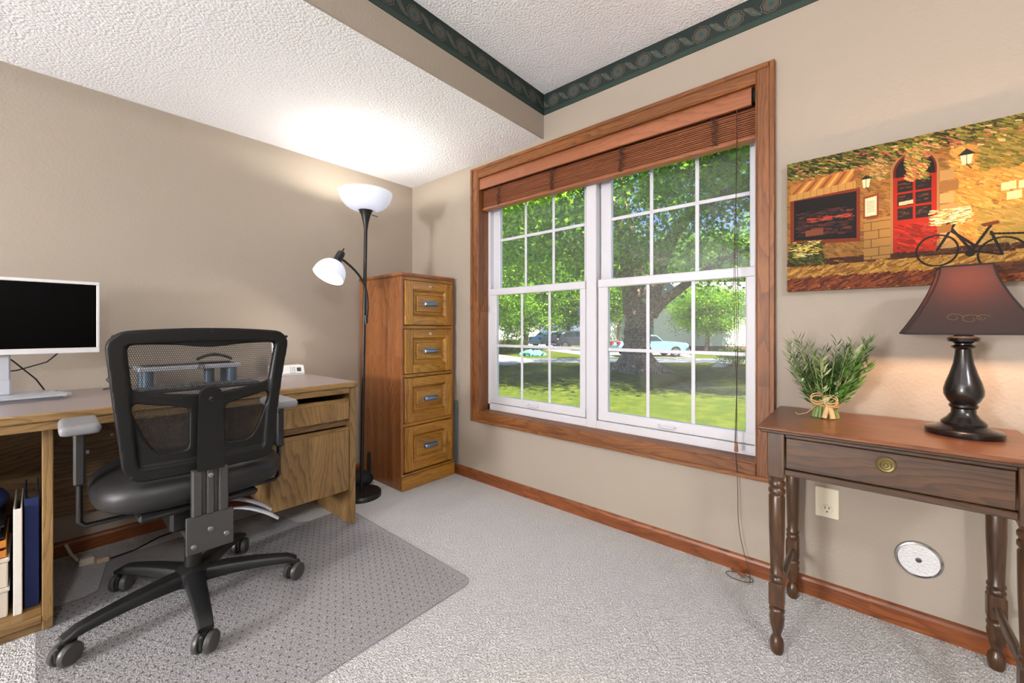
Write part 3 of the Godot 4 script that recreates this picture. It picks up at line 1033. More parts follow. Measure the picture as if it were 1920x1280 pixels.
	slope.prism(PackedVector2Array([Vector2(-2.71, 0), Vector2(-2.61, 0), Vector2(-2.607, 0.012), Vector2(-2.622, 0.052), Vector2(-2.63, 0.056), Vector2(-2.71, 0.056)]), -1.075, -0.905)
	part(ph, "body", slope, M.white)
	var pan := Basis(Vector3.RIGHT, -atan2(0.015, 0.04))
	var lcd := MB.new()
	lcd.xf = Transform3D(pan, Vector3(1.045, y + 0.032, -2.6142))
	lcd.box(Vector3(-0.012, -0.012, -0.001), Vector3(0.012, 0.012, 0.0012), 0.0005)
	part(ph, "display", lcd, mat("grey_display", c8(70, 78, 84), 0.2))
	for i in 3:
		for j in 4:
			var kk := MB.new()
			kk.xf = Transform3D(pan, Vector3(0.998 + i * 0.011, y + 0.016 + j * 0.01, -2.6082 - j * 0.0037))
			kk.box(Vector3(-0.004, -0.0035, -0.001), Vector3(0.004, 0.0035, 0.002), 0.001)
			part(ph, "key", kk, mat("key_grey", c8(196, 198, 202), 0.5))
	var hs := thing("cordless_handset", Vector3(0.935, y + 0.05, -2.65), "white cordless handset standing in its telephone base", "telephone")
	var hx := Transform3D(Basis(Vector3.RIGHT, -0.12), Vector3(0.935, y + 0.045, -2.655))
	var hm := MB.new()
	hm.xf = hx
	hm.box(Vector3(-0.023, 0, -0.012), Vector3(0.023, 0.165, 0.012), 0.008)
	part(hs, "body", hm, M.silver)
	hm = MB.new()
	hm.xf = hx
	hm.box(Vector3(-0.016, 0.105, 0.0122), Vector3(0.016, 0.132, 0.0135), 0.0005)
	part(hs, "display", hm, mat("handset_display", c8(52, 56, 60), 0.2))
	for i in 3:
		for j in 5:
			hm = MB.new()
			hm.xf = hx
			hm.box(Vector3(-0.016 + i * 0.012, 0.02 + j * 0.015, 0.0122), Vector3(-0.008 + i * 0.012, 0.029 + j * 0.015, 0.014), 0.001)
			part(hs, "key", hm, mat("handset_key", c8(96, 100, 108), 0.5))
	# plug on the carpet under the desk
	var pw := thing("power_adapter", Vector3(0.15, 0, -2.56), "cream power adapter and cord lying under the desk", "adapter")
	pbox(pw, "plug", Vector3(0.12, 0, -2.6), Vector3(0.17, 0.03, -2.565), mat("cream_plastic", c8(214, 204, 186), 0.5), 0.005)
	pbox(pw, "block", Vector3(0.17, 0, -2.575), Vector3(0.215, 0.022, -2.535), mat("tan_plastic", c8(196, 176, 152), 0.5), 0.005)
	var pc := MB.new()
	pc.tube([Vector3(0.12, 0.02, -2.59), Vector3(0.1, 0.05, -2.62), Vector3(0.085, 0.09, -2.64)], 0.006, 6)
	part(pw, "cord", pc, mat("cream_cord", c8(206, 196, 178), 0.6))
	pc = MB.new()
	pc.tube([Vector3(0.21, 0.006, -2.55), Vector3(0.3, 0.004, -2.57), Vector3(0.4, 0.004, -2.64), Vector3(0.55, 0.004, -2.66), Vector3(0.7, 0.004, -2.6)], 0.0035, 6)
	part(pw, "cord", pc, M.dark)

# ------------------------------------------------------------------ filing cabinet
func build_cabinet() -> void:
	var x0 := 1.508
	var x1 := 1.945
	var zb := LZ + 0.016
	var zf := -2.232
	var o := thing("filing_cabinet", Vector3((x0 + x1) / 2, 0, (zb + zf) / 2), "tall golden oak filing cabinet with four panelled drawers", "cabinet")
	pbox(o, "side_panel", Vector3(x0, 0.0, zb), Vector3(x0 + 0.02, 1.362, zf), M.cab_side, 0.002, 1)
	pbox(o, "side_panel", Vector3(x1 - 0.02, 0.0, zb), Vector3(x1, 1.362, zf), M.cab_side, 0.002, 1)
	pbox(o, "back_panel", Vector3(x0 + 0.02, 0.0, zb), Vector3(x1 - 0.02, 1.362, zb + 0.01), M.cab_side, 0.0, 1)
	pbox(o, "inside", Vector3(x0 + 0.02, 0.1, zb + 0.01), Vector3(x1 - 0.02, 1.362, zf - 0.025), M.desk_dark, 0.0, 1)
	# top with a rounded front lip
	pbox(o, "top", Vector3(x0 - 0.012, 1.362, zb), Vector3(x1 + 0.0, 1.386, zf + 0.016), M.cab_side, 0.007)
	pbox(o, "plinth", Vector3(x0 - 0.002, 0.0, zf - 0.02), Vector3(x1, 0.088, zf + 0.012), M.cab_front, 0.003)
	pbox(o, "plinth_cap", Vector3(x0 + 0.0, 0.088, zf - 0.02), Vector3(x1, 0.1, zf + 0.006), M.cab_front, 0.005)
	var ya := 0.108
	var step := 0.3135
	var steel := mat("blue_grey_handle", c8(140, 160, 178), 0.3, 0.85)
	for k in 4:
		var y0 := ya + step * k
		var y1 := y0 + step - 0.02
		pbox(o, "rail", Vector3(x0 + 0.02, y1, zf - 0.03), Vector3(x1 - 0.02, y1 + 0.02, zf - 0.003), M.cab_front, 0.001)
		var d := Node3D.new()
		d.name = "drawer"
		o.add_child(d, true)
		var a := x0 + 0.024
		var b := x1 - 0.022
		var z := zf + 0.012
		var fw := 0.062
		var fy := 0.058
		y0 += 0.004
		y1 -= 0.004
		pbox(d, "stile", Vector3(a, y0, zf - 0.012), Vector3(a + fw, y1, z), M.cab_front, 0.004, 1)
		pbox(d, "stile", Vector3(b - fw, y0, zf - 0.012), Vector3(b, y1, z), M.cab_front, 0.004, 1)
		pbox(d, "rail", Vector3(a + fw, y0, zf - 0.012), Vector3(b - fw, y0 + fy, z), M.cab_front, 0.004)
		pbox(d, "rail", Vector3(a + fw, y1 - fy, zf - 0.012), Vector3(b - fw, y1, z), M.cab_front, 0.004)
		pbox(d, "field", Vector3(a + fw - 0.004, y0 + fy - 0.004, zf - 0.014), Vector3(b - fw + 0.004, y1 - fy + 0.004, z - 0.016), M.cab_front, 0.0)
		# sloped moulding round the recess
		for q in 4:
			var mb := MB.new()
			var m0 := Vector3(a + fw, y0 + fy, z - 0.001)
			var m1 := Vector3(b - fw, y1 - fy, z - 0.001)
			var i0 := m0 + Vector3(0.014, 0.014, -0.014)
			var i1 := m1 + Vector3(-0.014, -0.014, -0.014)
			i0.z = z - 0.015; i1.z = z - 0.015
			var c: Array = [[m0, Vector3(m1.x, m0.y, m0.z), Vector3(i1.x, i0.y, i0.z), i0], [m1, Vector3(m0.x, m1.y, m0.z), Vector3(i0.x, i1.y, i0.z), i1], [m0, Vector3(m0.x, m1.y, m0.z), Vector3(i0.x, i1.y, i0.z), i0], [m1, Vector3(m1.x, m0.y, m0.z), Vector3(i1.x, i0.y, i0.z), i1]][q]
			var nn: Vector3 = [Vector3(0, 1, 1), Vector3(0, -1, 1), Vector3(1, 0, 1), Vector3(-1, 0, 1)][q].normalized()
			mb.quad(c[0], c[1], c[2], c[3], nn, Vector2(c[0].x, c[0].y), Vector2(c[1].x, c[1].y), Vector2(c[2].x, c[2].y), Vector2(c[3].x, c[3].y))
			part(d, "moulding", mb, M.cab_front)
		pbox(d, "raised_panel", Vector3(a + fw + 0.03, y0 + fy + 0.028, z - 0.02), Vector3(b - fw - 0.03, y1 - fy - 0.028, z - 0.004), M.cab_front, 0.006)
		# cup pull
		var hx := (a + b) / 2.0 + 0.006
		var hy := (y0 + y1) / 2.0 - 0.004
		pbox(d, "handle_plate", Vector3(hx - 0.058, hy - 0.014, z - 0.004), Vector3(hx + 0.058, hy + 0.02, z - 0.001), steel, 0.001)
		var h := MB.new()
		var rings := []
		for i in 9:
			var an := PI * i / 8.0
			var sx := -cos(an) * 0.053
			var dep := 0.006 + 0.016 * sqrt(maxf(0.0, sin(an)))
			var ring := PackedVector3Array()
			for j in 8:
				var t := TAU * j / 8.0
				ring.append(Vector3(hx + sx, hy + 0.001 + 0.013 * sin(t), z - 0.001 + maxf(0.0, dep * (0.5 + 0.5 * cos(t)))))
			rings.append(ring)
		h.loft(rings)
		part(d, "handle", h, steel)
		if k >= 2:
			var l := MB.new()
			l.xf = Transform3D(Basis(Vector3.RIGHT, PI / 2), Vector3(hx - 0.004, y1 - 0.03, z - 0.001))
			l.lathe([Vector2(0, 0.005), Vector2(0.007, 0.005), Vector2(0.008, 0.004), Vector2(0.01, 0.003), Vector2(0.011, 0)], 18)
			part(d, "lock", l, mat("brass_lock", c8(206, 190, 150), 0.3, 0.8))
	var g := thing("folded_board", Vector3(1.955, 0, -2.4), "dark grey folded board wedged between cabinet and window wall", "board")
	pbox(g, "leaf", Vector3(1.946, 0.07, -2.66), Vector3(1.95, 0.52, -2.2), mat("grey_board", c8(84, 92, 90), 0.7), 0.001)
	pbox(g, "leaf", Vector3(1.9505, 0.07, -2.66), Vector3(1.9523, 0.52, -2.2), mat("grey_board_back", c8(84, 92, 90), 0.7), 0.0005)
	# small black pump-like thing behind the lamp
	var k := thing("black_foot_pump", Vector3(1.41, 0, -2.53), "small black lump with upright bar against the cabinet side", "pump")
	var lb := MB.new()
	lb.nets(Vector3(1.3, -0.01, -2.64), Vector3(1.5, 0.12, -2.42), Vector3.ONE * 0.012, func(p):
		var q: Vector3 = (p - Vector3(1.4, 0.045, -2.53)) / Vector3(0.075, 0.05, 0.09)
		return maxf((q.length() - 1.0) * 0.06, -p.y))
	part(k, "body", lb, M.dark)
	pbox(k, "bar", Vector3(1.455, 0.05, -2.55), Vector3(1.475, 0.2, -2.53), M.dark, 0.004, 1)

# ------------------------------------------------------------------ chair mat
func build_mat() -> void:
	var o := thing("chair_mat", Vector3(0.6, 0, -1.7), "clear grey plastic chair mat studded with dots on the carpet", "mat")
	var pm := mat("clear_vinyl", c8(128, 125, 130, 0.16), 0.27)
	pm.transparency = BaseMaterial3D.TRANSPARENCY_ALPHA
	pm.metallic_specular = 0.45
	var poly := PackedVector2Array()
	var corner := func(cx: float, cy: float, a0: float, r: float) -> void:
		for i in 7:
			var a := a0 + PI / 2.0 * i / 6.0
			poly.append(Vector2(cx + r * cos(a), cy + r * sin(a)))
	var r := 0.05
	corner.call(1.165 - r, -1.215 - r, 0.0, r)
	corner.call(0.0 + r, -1.215 - r, PI / 2, r)
	corner.call(0.0 + r, -2.26 + r, PI, r)
	poly.append(Vector2(0.12, -2.26))
	poly.append(Vector2(0.16, -2.28))
	corner.call(0.2 + r, -2.55 + r, PI, r)
	corner.call(0.86 - r, -2.55 + r, -PI / 2, r)
	poly.append(Vector2(0.9, -2.28))
	poly.append(Vector2(0.95, -2.25))
	corner.call(1.165 - r, -2.25 + r, -PI / 2, r)
	var b := MB.new()
	b.xf = Transform3D(Basis(Vector3.RIGHT, Vector3(0, 0, 1), Vector3.DOWN), Vector3(0, 0.0045, 0))
	b.prism(poly, 0.0, 0.0035)
	part(o, "sheet", b, pm)
	# gripper studs seen through the sheet, too many to count
	var dots := MB.new()
	for i in 39:
		for j in 34:
			var x := 0.03 + i * 0.0295 + (0.0147 if j % 2 else 0.0)
			var z := -2.23 + j * 0.0297
			if x > 1.14 or z > -1.235: continue
			dots.box(Vector3(x - 0.003, 0.0012, z - 0.001), Vector3(x + 0.003, 0.0044, z + 0.001), 0.0)
	var d := part(o, "studs", dots, mat("vinyl_stud", c8(118, 114, 116), 0.4))
	d.set_meta("kind", "stuff")
	# raised rim along the edge
	var rim := MB.new()
	var pts := []
	for p in poly:
		pts.append(Vector3(p.x, 0.0046, p.y))
	pts.append(pts[0])
	rim.tube(pts, 0.0022, 6)
	part(o, "rim", rim, pm)

# ------------------------------------------------------------------ office chair (built in its own axes, back towards +z)
func smax(a: float, b: float, k: float) -> float:
	var h := maxf(k - absf(a - b), 0.0) / k
	return maxf(a, b) + h * h * k * 0.25

func back_outline(u: float, v: float) -> float:
	var hw := lerpf(0.207, 0.256, clampf(v / 0.48, 0.0, 1.0))
	var us := absf(u) * 0.25 / hw
	var top := 0.482 - 0.22 * u * u
	var q := Vector2(us - 0.25 + 0.055, absf(v - top * 0.5) - top * 0.5 + 0.055)
	return Vector2(maxf(q.x, 0), maxf(q.y, 0)).length() + minf(maxf(q.x, q.y), 0.0) - 0.055

func back_field(p: Vector3) -> float:
	var u := p.x
	var v := p.y
	var au := absf(u)
	var out := back_outline(u, v)
	var low := 0.262 + 0.75 * u * u
	var hw := lerpf(0.207, 0.256, clampf(v / 0.48, 0.0, 1.0))
	var wave := 0.43 - 0.012 * exp(-u * u / 0.006)
	var h1 := smax(smax(au - hw + 0.047, v - wave, 0.02), low - v, 0.01)
	var uo := 0.105 + 0.085 * sqrt(clampf((v - 0.075) / 0.15, 0.0, 1.0))
	var h2 := smax(smax(smax(0.05 - au, au - uo, 0.02), 0.08 - v, 0.02), v - low + 0.04 + 0.12 * maxf(0.0, 0.1 - au), 0.02)
	var d2 := smax(out, -minf(h1, h2), 0.006)
	var th := lerpf(0.009, 0.017, smoothstep(-0.05, -0.038, out))
	var q := Vector2(d2 + 0.005, absf(p.z) - th + 0.005)
	return Vector2(maxf(q.x, 0), maxf(q.y, 0)).length() + minf(maxf(q.x, q.y), 0.0) - 0.005

func back_bend(p: Vector3) -> Vector3:
	return Vector3(p.x, 0.543 + p.y, 0.235 + p.z - 0.5 * p.x * p.x + 0.1 * (p.y - 0.2) - 0.02 * sin(p.y / 0.48 * PI))

func build_chair() -> void:
	var o := thing("office_chair", Vector3(0.387, 0.0047, -1.92), "black mesh-back office chair on casters facing the desk", "chair")
	o.rotation.y = deg_to_rad(-1.0)
	var frame_m := mat("chair_frame_plastic", c8(13, 14, 14), 0.4, 0.0, 0.4)
	var b := MB.new()
	b.nets(Vector3(-0.275, -0.02, -0.03), Vector3(0.275, 0.5, 0.03), Vector3(0.0065, 0.0065, 0.006), back_field, back_bend)
	var fr := part(o, "back_frame", b, frame_m, true)
	# mesh fabric: woven cells, see-through
	var wv := Image.create(16, 16, false, Image.FORMAT_RGBA8)
	for y in 16:
		for x in 16:
			var cellx := (x + (4 if y >= 8 else 0)) % 8
			var hole := cellx >= 2 and cellx <= 5 and (y % 8) >= 2
			var a := 0.12 if hole else 0.8
			wv.set_pixel(x, y, Color(0.16, 0.155, 0.15, a))
	var fm := mat("mesh_fabric", Color.WHITE, 0.8)
	fm.transparency = BaseMaterial3D.TRANSPARENCY_ALPHA
	fm.albedo_texture = tex(wv)
	fm.uv1_scale = Vector3(1.0 / 0.011, 1.0 / 0.014, 1)
	b = MB.new()
	var nu := 24
	var nv := 20
	for i in nu:
		for j in nv:
			var c := []
			var t := []
			for k in [[0, 0], [1, 0], [1, 1], [0, 1]]:
				var v: float = 0.03 + 0.43 * (j + k[1]) / nv
				var hw := lerpf(0.19, 0.24, v / 0.48)
				var u: float = hw * (2.0 * (i + k[0]) / nu - 1.0)
				c.append(back_bend(Vector3(u, v, -0.006)))
				t.append(Vector2(u, v))
			b.quad(c[0], c[1], c[2], c[3], Vector3(0, 0, 1), t[0], t[1], t[2], t[3])
	part(o, "mesh_panel", b, fm, true)
	# plastic spine cover with rounded head
	var poly := PackedVector2Array()
	for i in 13:
		var a := PI * i / 12.0
		poly.append(Vector2(0.031 * cos(a), 0.245 + 0.031 * sin(a)))
	poly.append(Vector2(-0.036, 0.0))
	poly.append(Vector2(0.036, 0.0))
	b = MB.new()
	b.xf.origin = Vector3(0, 0.555, 0)
	b.prism(poly, 0.245, 0.272)
	part(o, "spine_cover", b, frame_m, true)
	var steel := mat("dark_steel", c8(70, 69, 68), 0.36, 0.35)
	for q in [[-0.05, -0.022], [-0.011, 0.011], [0.022, 0.05]]:
		pbox(o, "spine_rib", Vector3(q[0], 0.405, 0.246), Vector3(q[1], 0.557, 0.262), steel, 0.004, 1, true)
	pbox(o, "spine_bar", Vector3(-0.05, 0.3, 0.236), Vector3(0.05, 0.557, 0.248), steel, 0.002, 1, true)
	pbox(o, "spine_plate", Vector3(-0.066, 0.285, 0.248), Vector3(0.066, 0.408, 0.258), steel, 0.003, 0, true)
	pbox(o, "spine_foot", Vector3(-0.05, 0.3, 0.0), Vector3(0.05, 0.318, 0.246), steel, 0.003, 2, true)
	for p in [Vector3(0, 0.79, 0.272), Vector3(0, 0.536, 0.262), Vector3(0, 0.355, 0.258), Vector3(-0.045, 0.31, 0.258), Vector3(0.045, 0.325, 0.258)]:
		b = MB.new()
		b.xf = Transform3D(Basis(Vector3.RIGHT, PI / 2), p)
		b.lathe([Vector2(0.0, 0.001), Vector2(0.003, 0.001), Vector2(0.004, 0.004), Vector2(0.0075, 0.003), Vector2(0.009, 0)], 14)
		part(o, "bolt", b, M.screw if p.y < 0.6 else M.black_metal, true)
	for p in [Vector2(-0.232, 0.16), Vector2(0.228, 0.16), Vector2(0.0, 0.47), Vector2(0.24, 0.45), Vector2(-0.19, 0.02), Vector2(0.19, 0.02)]:
		b = MB.new()
		b.xf = Transform3D(Basis(Vector3.RIGHT, PI / 2), back_bend(Vector3(p.x, p.y, 0.0165)))
		b.lathe([Vector2(0, 0.001), Vector2(0.003, 0.0015), Vector2(0.005, 0)], 10)
		part(o, "screw", b, M.dark, true)
	# seat
	var leather := mat("black_upholstery", c8(22, 22, 23), 0.45)
	b = MB.new()
	b.nets(Vector3(-0.31, 0.38, -0.3), Vector3(0.31, 0.6, 0.27), Vector3.ONE * 0.013, func(p):
		var q: Vector3 = (p - Vector3(0, 0.485, -0.02)) / Vector3(0.275, 0.078, 0.245)
		q = q.abs()
		var r := pow(pow(q.x, 3.4) + pow(q.z, 3.4), 1.0 / 3.4)
		var f := pow(pow(r, 2.6) + pow(q.y, 2.6), 1.0 / 2.6)
		return (f - 1.0) * 0.08)
	part(o, "seat_cushion", b, leather, true)
	pbox(o, "seat_pan", Vector3(-0.17, 0.395, -0.18), Vector3(0.17, 0.42, 0.16), M.black_plastic, 0.008, 0, true)
	pbox(o, "tilt_mechanism", Vector3(-0.085, 0.318, -0.12), Vector3(0.085, 0.396, 0.12), M.black_metal, 0.01, 0, true)
	b = MB.new()
	b.lathe([Vector2(0, 0.32), Vector2(0.016, 0.32), Vector2(0.016, 0.22), Vector2(0.026, 0.215), Vector2(0.028, 0.1), Vector2(0, 0.1)], 20)
	part(o, "gas_column", b, M.black_metal, true)
	# five-arm base
	b = MB.new()
	b.lathe([Vector2(0, 0.075), Vector2(0.05, 0.075), Vector2(0.058, 0.09), Vector2(0.055, 0.125), Vector2(0.036, 0.14), Vector2(0.028, 0.142)], 24)
	part(o, "base_hub", b, M.black_plastic, true)
	for k in 5:
		var ang := deg_to_rad(-5.0 + 72.0 * k)
		var turn := Basis(Vector3.UP, ang)
		b = MB.new()
		b.xf.basis = turn
		var rings := []
		for i in 11:
			var f := i / 10.0
			var rr := lerpf(0.03, 0.345, f)
			var w := lerpf(0.032, 0.021, f)
			var top := lerpf(0.13, 0.098, f * f) - (0.012 if i == 10 else 0.0)
			var bot := lerpf(0.075, 0.07, f) - 0.01 * sin(f * PI) * -1.0
			var ring := PackedVector3Array()
			for j in 12:
				var a := TAU * j / 12.0
				var cx := signf(cos(a)) * pow(absf(cos(a)), 0.5)
				var cy := signf(sin(a)) * pow(absf(sin(a)), 0.5)
				ring.append(Vector3(cx * w, (top + bot) / 2.0 + cy * (top - bot) / 2.0, rr))
			rings.append(ring)
		b.loft(rings)
		part(o, "base_arm", b, M.black_plastic, true)
		var c := Node3D.new()
		c.name = "caster"
		o.add_child(c, true)
		c.position = turn * Vector3(0, 0, 0.335)
		c.rotation.y = -0.86 + [0.1, -0.25, 0.3, 0.2, -0.1][k]
		b = MB.new()
		b.lathe([Vector2(0, 0.085), Vector2(0.01, 0.085), Vector2(0.01, 0.06), Vector2(0, 0.06)], 12)
		part(c, "stem", b, M.black_metal, true)
		pbox(c, "hood", Vector3(-0.008, 0.02, -0.03), Vector3(0.008, 0.066, 0.028), M.black_plastic, 0.005, 1, true)
		for s in [-1.0, 1.0]:
			b = MB.new()
			b.xf = Transform3D(Basis(Vector3(0, 0, 1), -PI / 2 * s), Vector3(s * 0.009, 0.033, 0))
			b.lathe([Vector2(0, 0), Vector2(0.03, 0), Vector2(0.033, 0.003), Vector2(0.033, 0.013), Vector2(0.029, 0.018), Vector2(0.012, 0.02), Vector2(0, 0.02)], 24)
			part(c, "wheel", b, mat("caster_grey", c8(66, 64, 62), 0.35), true)
	# arms
	var pad_m := mat("arm_pad", c8(128, 128, 131), 0.4)
	for s in [-1.0, 1.0]:
		b = MB.new()
		b.nets(Vector3(-0.06, -0.03, -0.14), Vector3(0.06, 0.03, 0.14), Vector3.ONE * 0.009, func(p):
			var q: Vector3 = p.abs() - Vector3(0.047 - 0.014, 0.017 - 0.014, 0.1 - 0.014)
			return Vector3(maxf(q.x, 0), maxf(q.y, 0), maxf(q.z, 0)).length() + minf(maxf(q.x, maxf(q.y, q.z)), 0) - 0.014)
		for i in b.v.size():
			b.v[i] += Vector3(s * 0.295, 0.71, 0.0)
		part(o, "arm_pad", b, pad_m, true)
		pbox(o, "arm_sleeve", Vector3(s * 0.295 - 0.014, 0.52, -0.025), Vector3(s * 0.295 + 0.014, 0.695, 0.025), M.black_plastic, 0.006, 1, true)
		b = MB.new()
		b.tube([Vector3(s * 0.295, 0.54, 0.0), Vector3(s * 0.295, 0.4, 0.0), Vector3(s * 0.28, 0.382, 0.0), Vector3(s * 0.12, 0.382, 0.0)], 0.013, 8, 0.6)
		part(o, "arm_post", b, M.black_metal, true)
		b = MB.new()
		b.xf = Transform3D(Basis(Vector3(0, 0, 1), -PI / 2), Vector3(s * 0.295 + 0.014, 0.62, 0.0))
		b.lathe([Vector2(0, 0.008), Vector2(0.006, 0.008), Vector2(0.007, 0)], 12)
		part(o, "arm_button", b, M.screw, true)
	for k in 2:
		b = MB.new()
		var pts := []
		var rad := []
		for i in 8:
			var f := i / 7.0
			pts.append(Vector3(0.09 + 0.15 * f, 0.36 - 0.07 * f * f - 0.012 * k, 0.03 + 0.075 * k + 0.055 * f))
			rad.append(0.006 + 0.007 * sin(f * PI * 0.8))
		b.tube(pts, rad, 8, 0.5)
		part(o, "lever", b, M.silver, true)

# ------------------------------------------------------------------ floor lamp
func lamp_light(parent: Node3D, at: Vector3, energy: float, col: Color, size: float) -> void:
	var l := OmniLight3D.new()
	l.name = "lamp_light"
	parent.add_child(l, true)
	l.position = at
	l.light_color = col
	l.light_energy = energy
	l.light_size = size
	l.omni_range = 9.0
	l.omni_attenuation = 2.0
	l.shadow_enabled = true

func bulb(parent: Node3D, at: Vector3, r: float, col: Color, glow: float, turn := Basis()) -> void:
	var m := mat("lit_bulb", c8(255, 250, 240), 0.4)
	m.emission_enabled = true
	m.emission = col
	m.emission_energy_multiplier = glow
	var b := MB.new()
	b.xf = Transform3D(turn, at)
	var prof := [Vector2(0.0, -r * 1.9), Vector2(r * 0.45, -r * 1.9), Vector2(r * 0.5, -r * 1.1)]
	for i in 9:
		var a := -0.9 + (PI / 2 + 0.9) * i / 8.0
		prof.append(Vector2(r * cos(a), r * sin(a)))
	b.lathe(prof, 20)
	part(parent, "bulb", b, m, true)

func build_floor_lamp() -> void:
	var base := Vector3(1.31, 0, -2.36)
	var o := thing("floor_lamp", base, "black torchiere floor lamp with white bowl and reading arm", "lamp")
	var b := MB.new()
	b.lathe([Vector2(0, 0.03), Vector2(0.03, 0.032), Vector2(0.112, 0.03), Vector2(0.116, 0.026), Vector2(0.118, 0.0), Vector2(0, 0)].map(func(p): return p), 40)
	part(o, "base", b, M.black_metal, true)
	var tip := Vector3(0.03, 1.66, 0.0)
	b = MB.new()
	b.tube([Vector3(0, 0.025, 0), tip * 0.5, tip], 0.0105, 14)
	part(o, "pole", b, M.black_metal, true)
	b = MB.new()
	b.xf.origin = tip
	b.lathe([Vector2(0.011, -0.02), Vector2(0.013, 0), Vector2(0.018, 0.03), Vector2(0.028, 0.07), Vector2(0.042, 0.1), Vector2(0.046, 0.105), Vector2(0.0, 0.105)], 24)
	part(o, "socket_cup", b, M.black_metal, true)
	b = MB.new()
	b.tube([tip + Vector3(0.03, 0.075, 0.02), tip + Vector3(0.06, 0.066, 0.04)], 0.003, 6)
	part(o, "switch", b, M.black_metal, true)
	var glass := mat("frosted_shade", c8(236, 240, 246), 0.4)
	glass.backlight_enabled = true
	glass.backlight = Color(0.5, 0.52, 0.56)
	# open bowl with wall thickness
	var prof := []
	var pin := []
	for i in 12:
		var f := i / 11.0
		var a := f * PI / 2 * 0.93
		prof.append(Vector2(0.044 + 0.116 * sin(a), 0.1 + 0.125 * (1.0 - cos(a))))
	for i in 12:
		var q: Vector2 = prof[11 - i]
		pin.append(Vector2(maxf(q.x - 0.004, 0.0), q.y + 0.001))
	b = MB.new()
	b.xf.origin = tip
	b.lathe(prof + pin, 48)
	var bowl := part(o, "bowl_shade", b, glass, true)
	bulb(o, tip + Vector3(0, 0.175, 0), 0.028, c8(255, 248, 236), 6.0)
	lamp_light(o, tip + Vector3(0, 0.178, 0), 0.24, c8(255, 246, 234), 0.03)
	# reading arm
	var pts := []
	for i in 15:
		var f := i / 14.0
		pts.append(Vector3(0.03 - 0.13 * f * f * f, 1.08 + 0.37 * f - 0.03 * f * f * f, 0.012 + 0.02 * sin(f * PI)))
	pts[14] = Vector3(-0.115, 1.43, 0.012)
	pts.append(Vector3(-0.145, 1.44, 0.01))
	b = MB.new()
	b.tube(pts, 0.007, 10)
	part(o, "reading_arm", b, M.black_metal, true)
	b = MB.new()
	b.xf.origin = Vector3(0.025, 1.06, 0.012)
	b.lathe([Vector2(0, 0), Vector2(0.012, 0), Vector2(0.013, 0.05), Vector2(0, 0.05)], 12)
	part(o, "arm_clamp", b, M.black_metal, true)
	var dir := Vector3(-0.5, -0.82, 0.12).normalized()
	var side := dir.cross(Vector3(0, 0, 1)).normalized()
	var head := Basis(side, -dir, side.cross(-dir)).orthonormalized()
	var hp := Vector3(-0.15, 1.44, 0.01)
	b = MB.new()
	b.xf = Transform3D(head, hp)
	b.lathe([Vector2(0, 0.055), Vector2(0.012, 0.053), Vector2(0.02, 0.045), Vector2(0.023, 0.03), Vector2(0.023, -0.02), Vector2(0.03, -0.022), Vector2(0.03, -0.035), Vector2(0, -0.035)], 20)
	part(o, "reading_socket", b, M.black_metal, true)
	b = MB.new()
	b.tube([hp - dir * 0.05, hp - dir * 0.075], 0.004, 6)
	part(o, "reading_switch", b, M.black_metal, true)
	prof = []
	pin = []
	for i in 11:
		var f := i / 10.0
		var a := f * PI / 2
		prof.append(Vector2(0.026 + 0.062 * sin(a), -0.03 - 0.085 * (1.0 - cos(a)) - 0.015 * f))
	for i in 11:
		var q: Vector2 = prof[10 - i]
		pin.append(Vector2(maxf(q.x - 0.003, 0.0), q.y - 0.001))
	b = MB.new()
	b.xf = Transform3D(head, hp)
	b.lathe(prof + pin, 36)
	part(o, "reading_shade", b, glass, true)
	bulb(o, hp + dir * 0.085, 0.02, c8(255, 248, 236), 6.0, head * Basis(Vector3.RIGHT, PI))
	lamp_light(o, hp + dir * 0.088, 0.17, c8(255, 246, 234), 0.02)

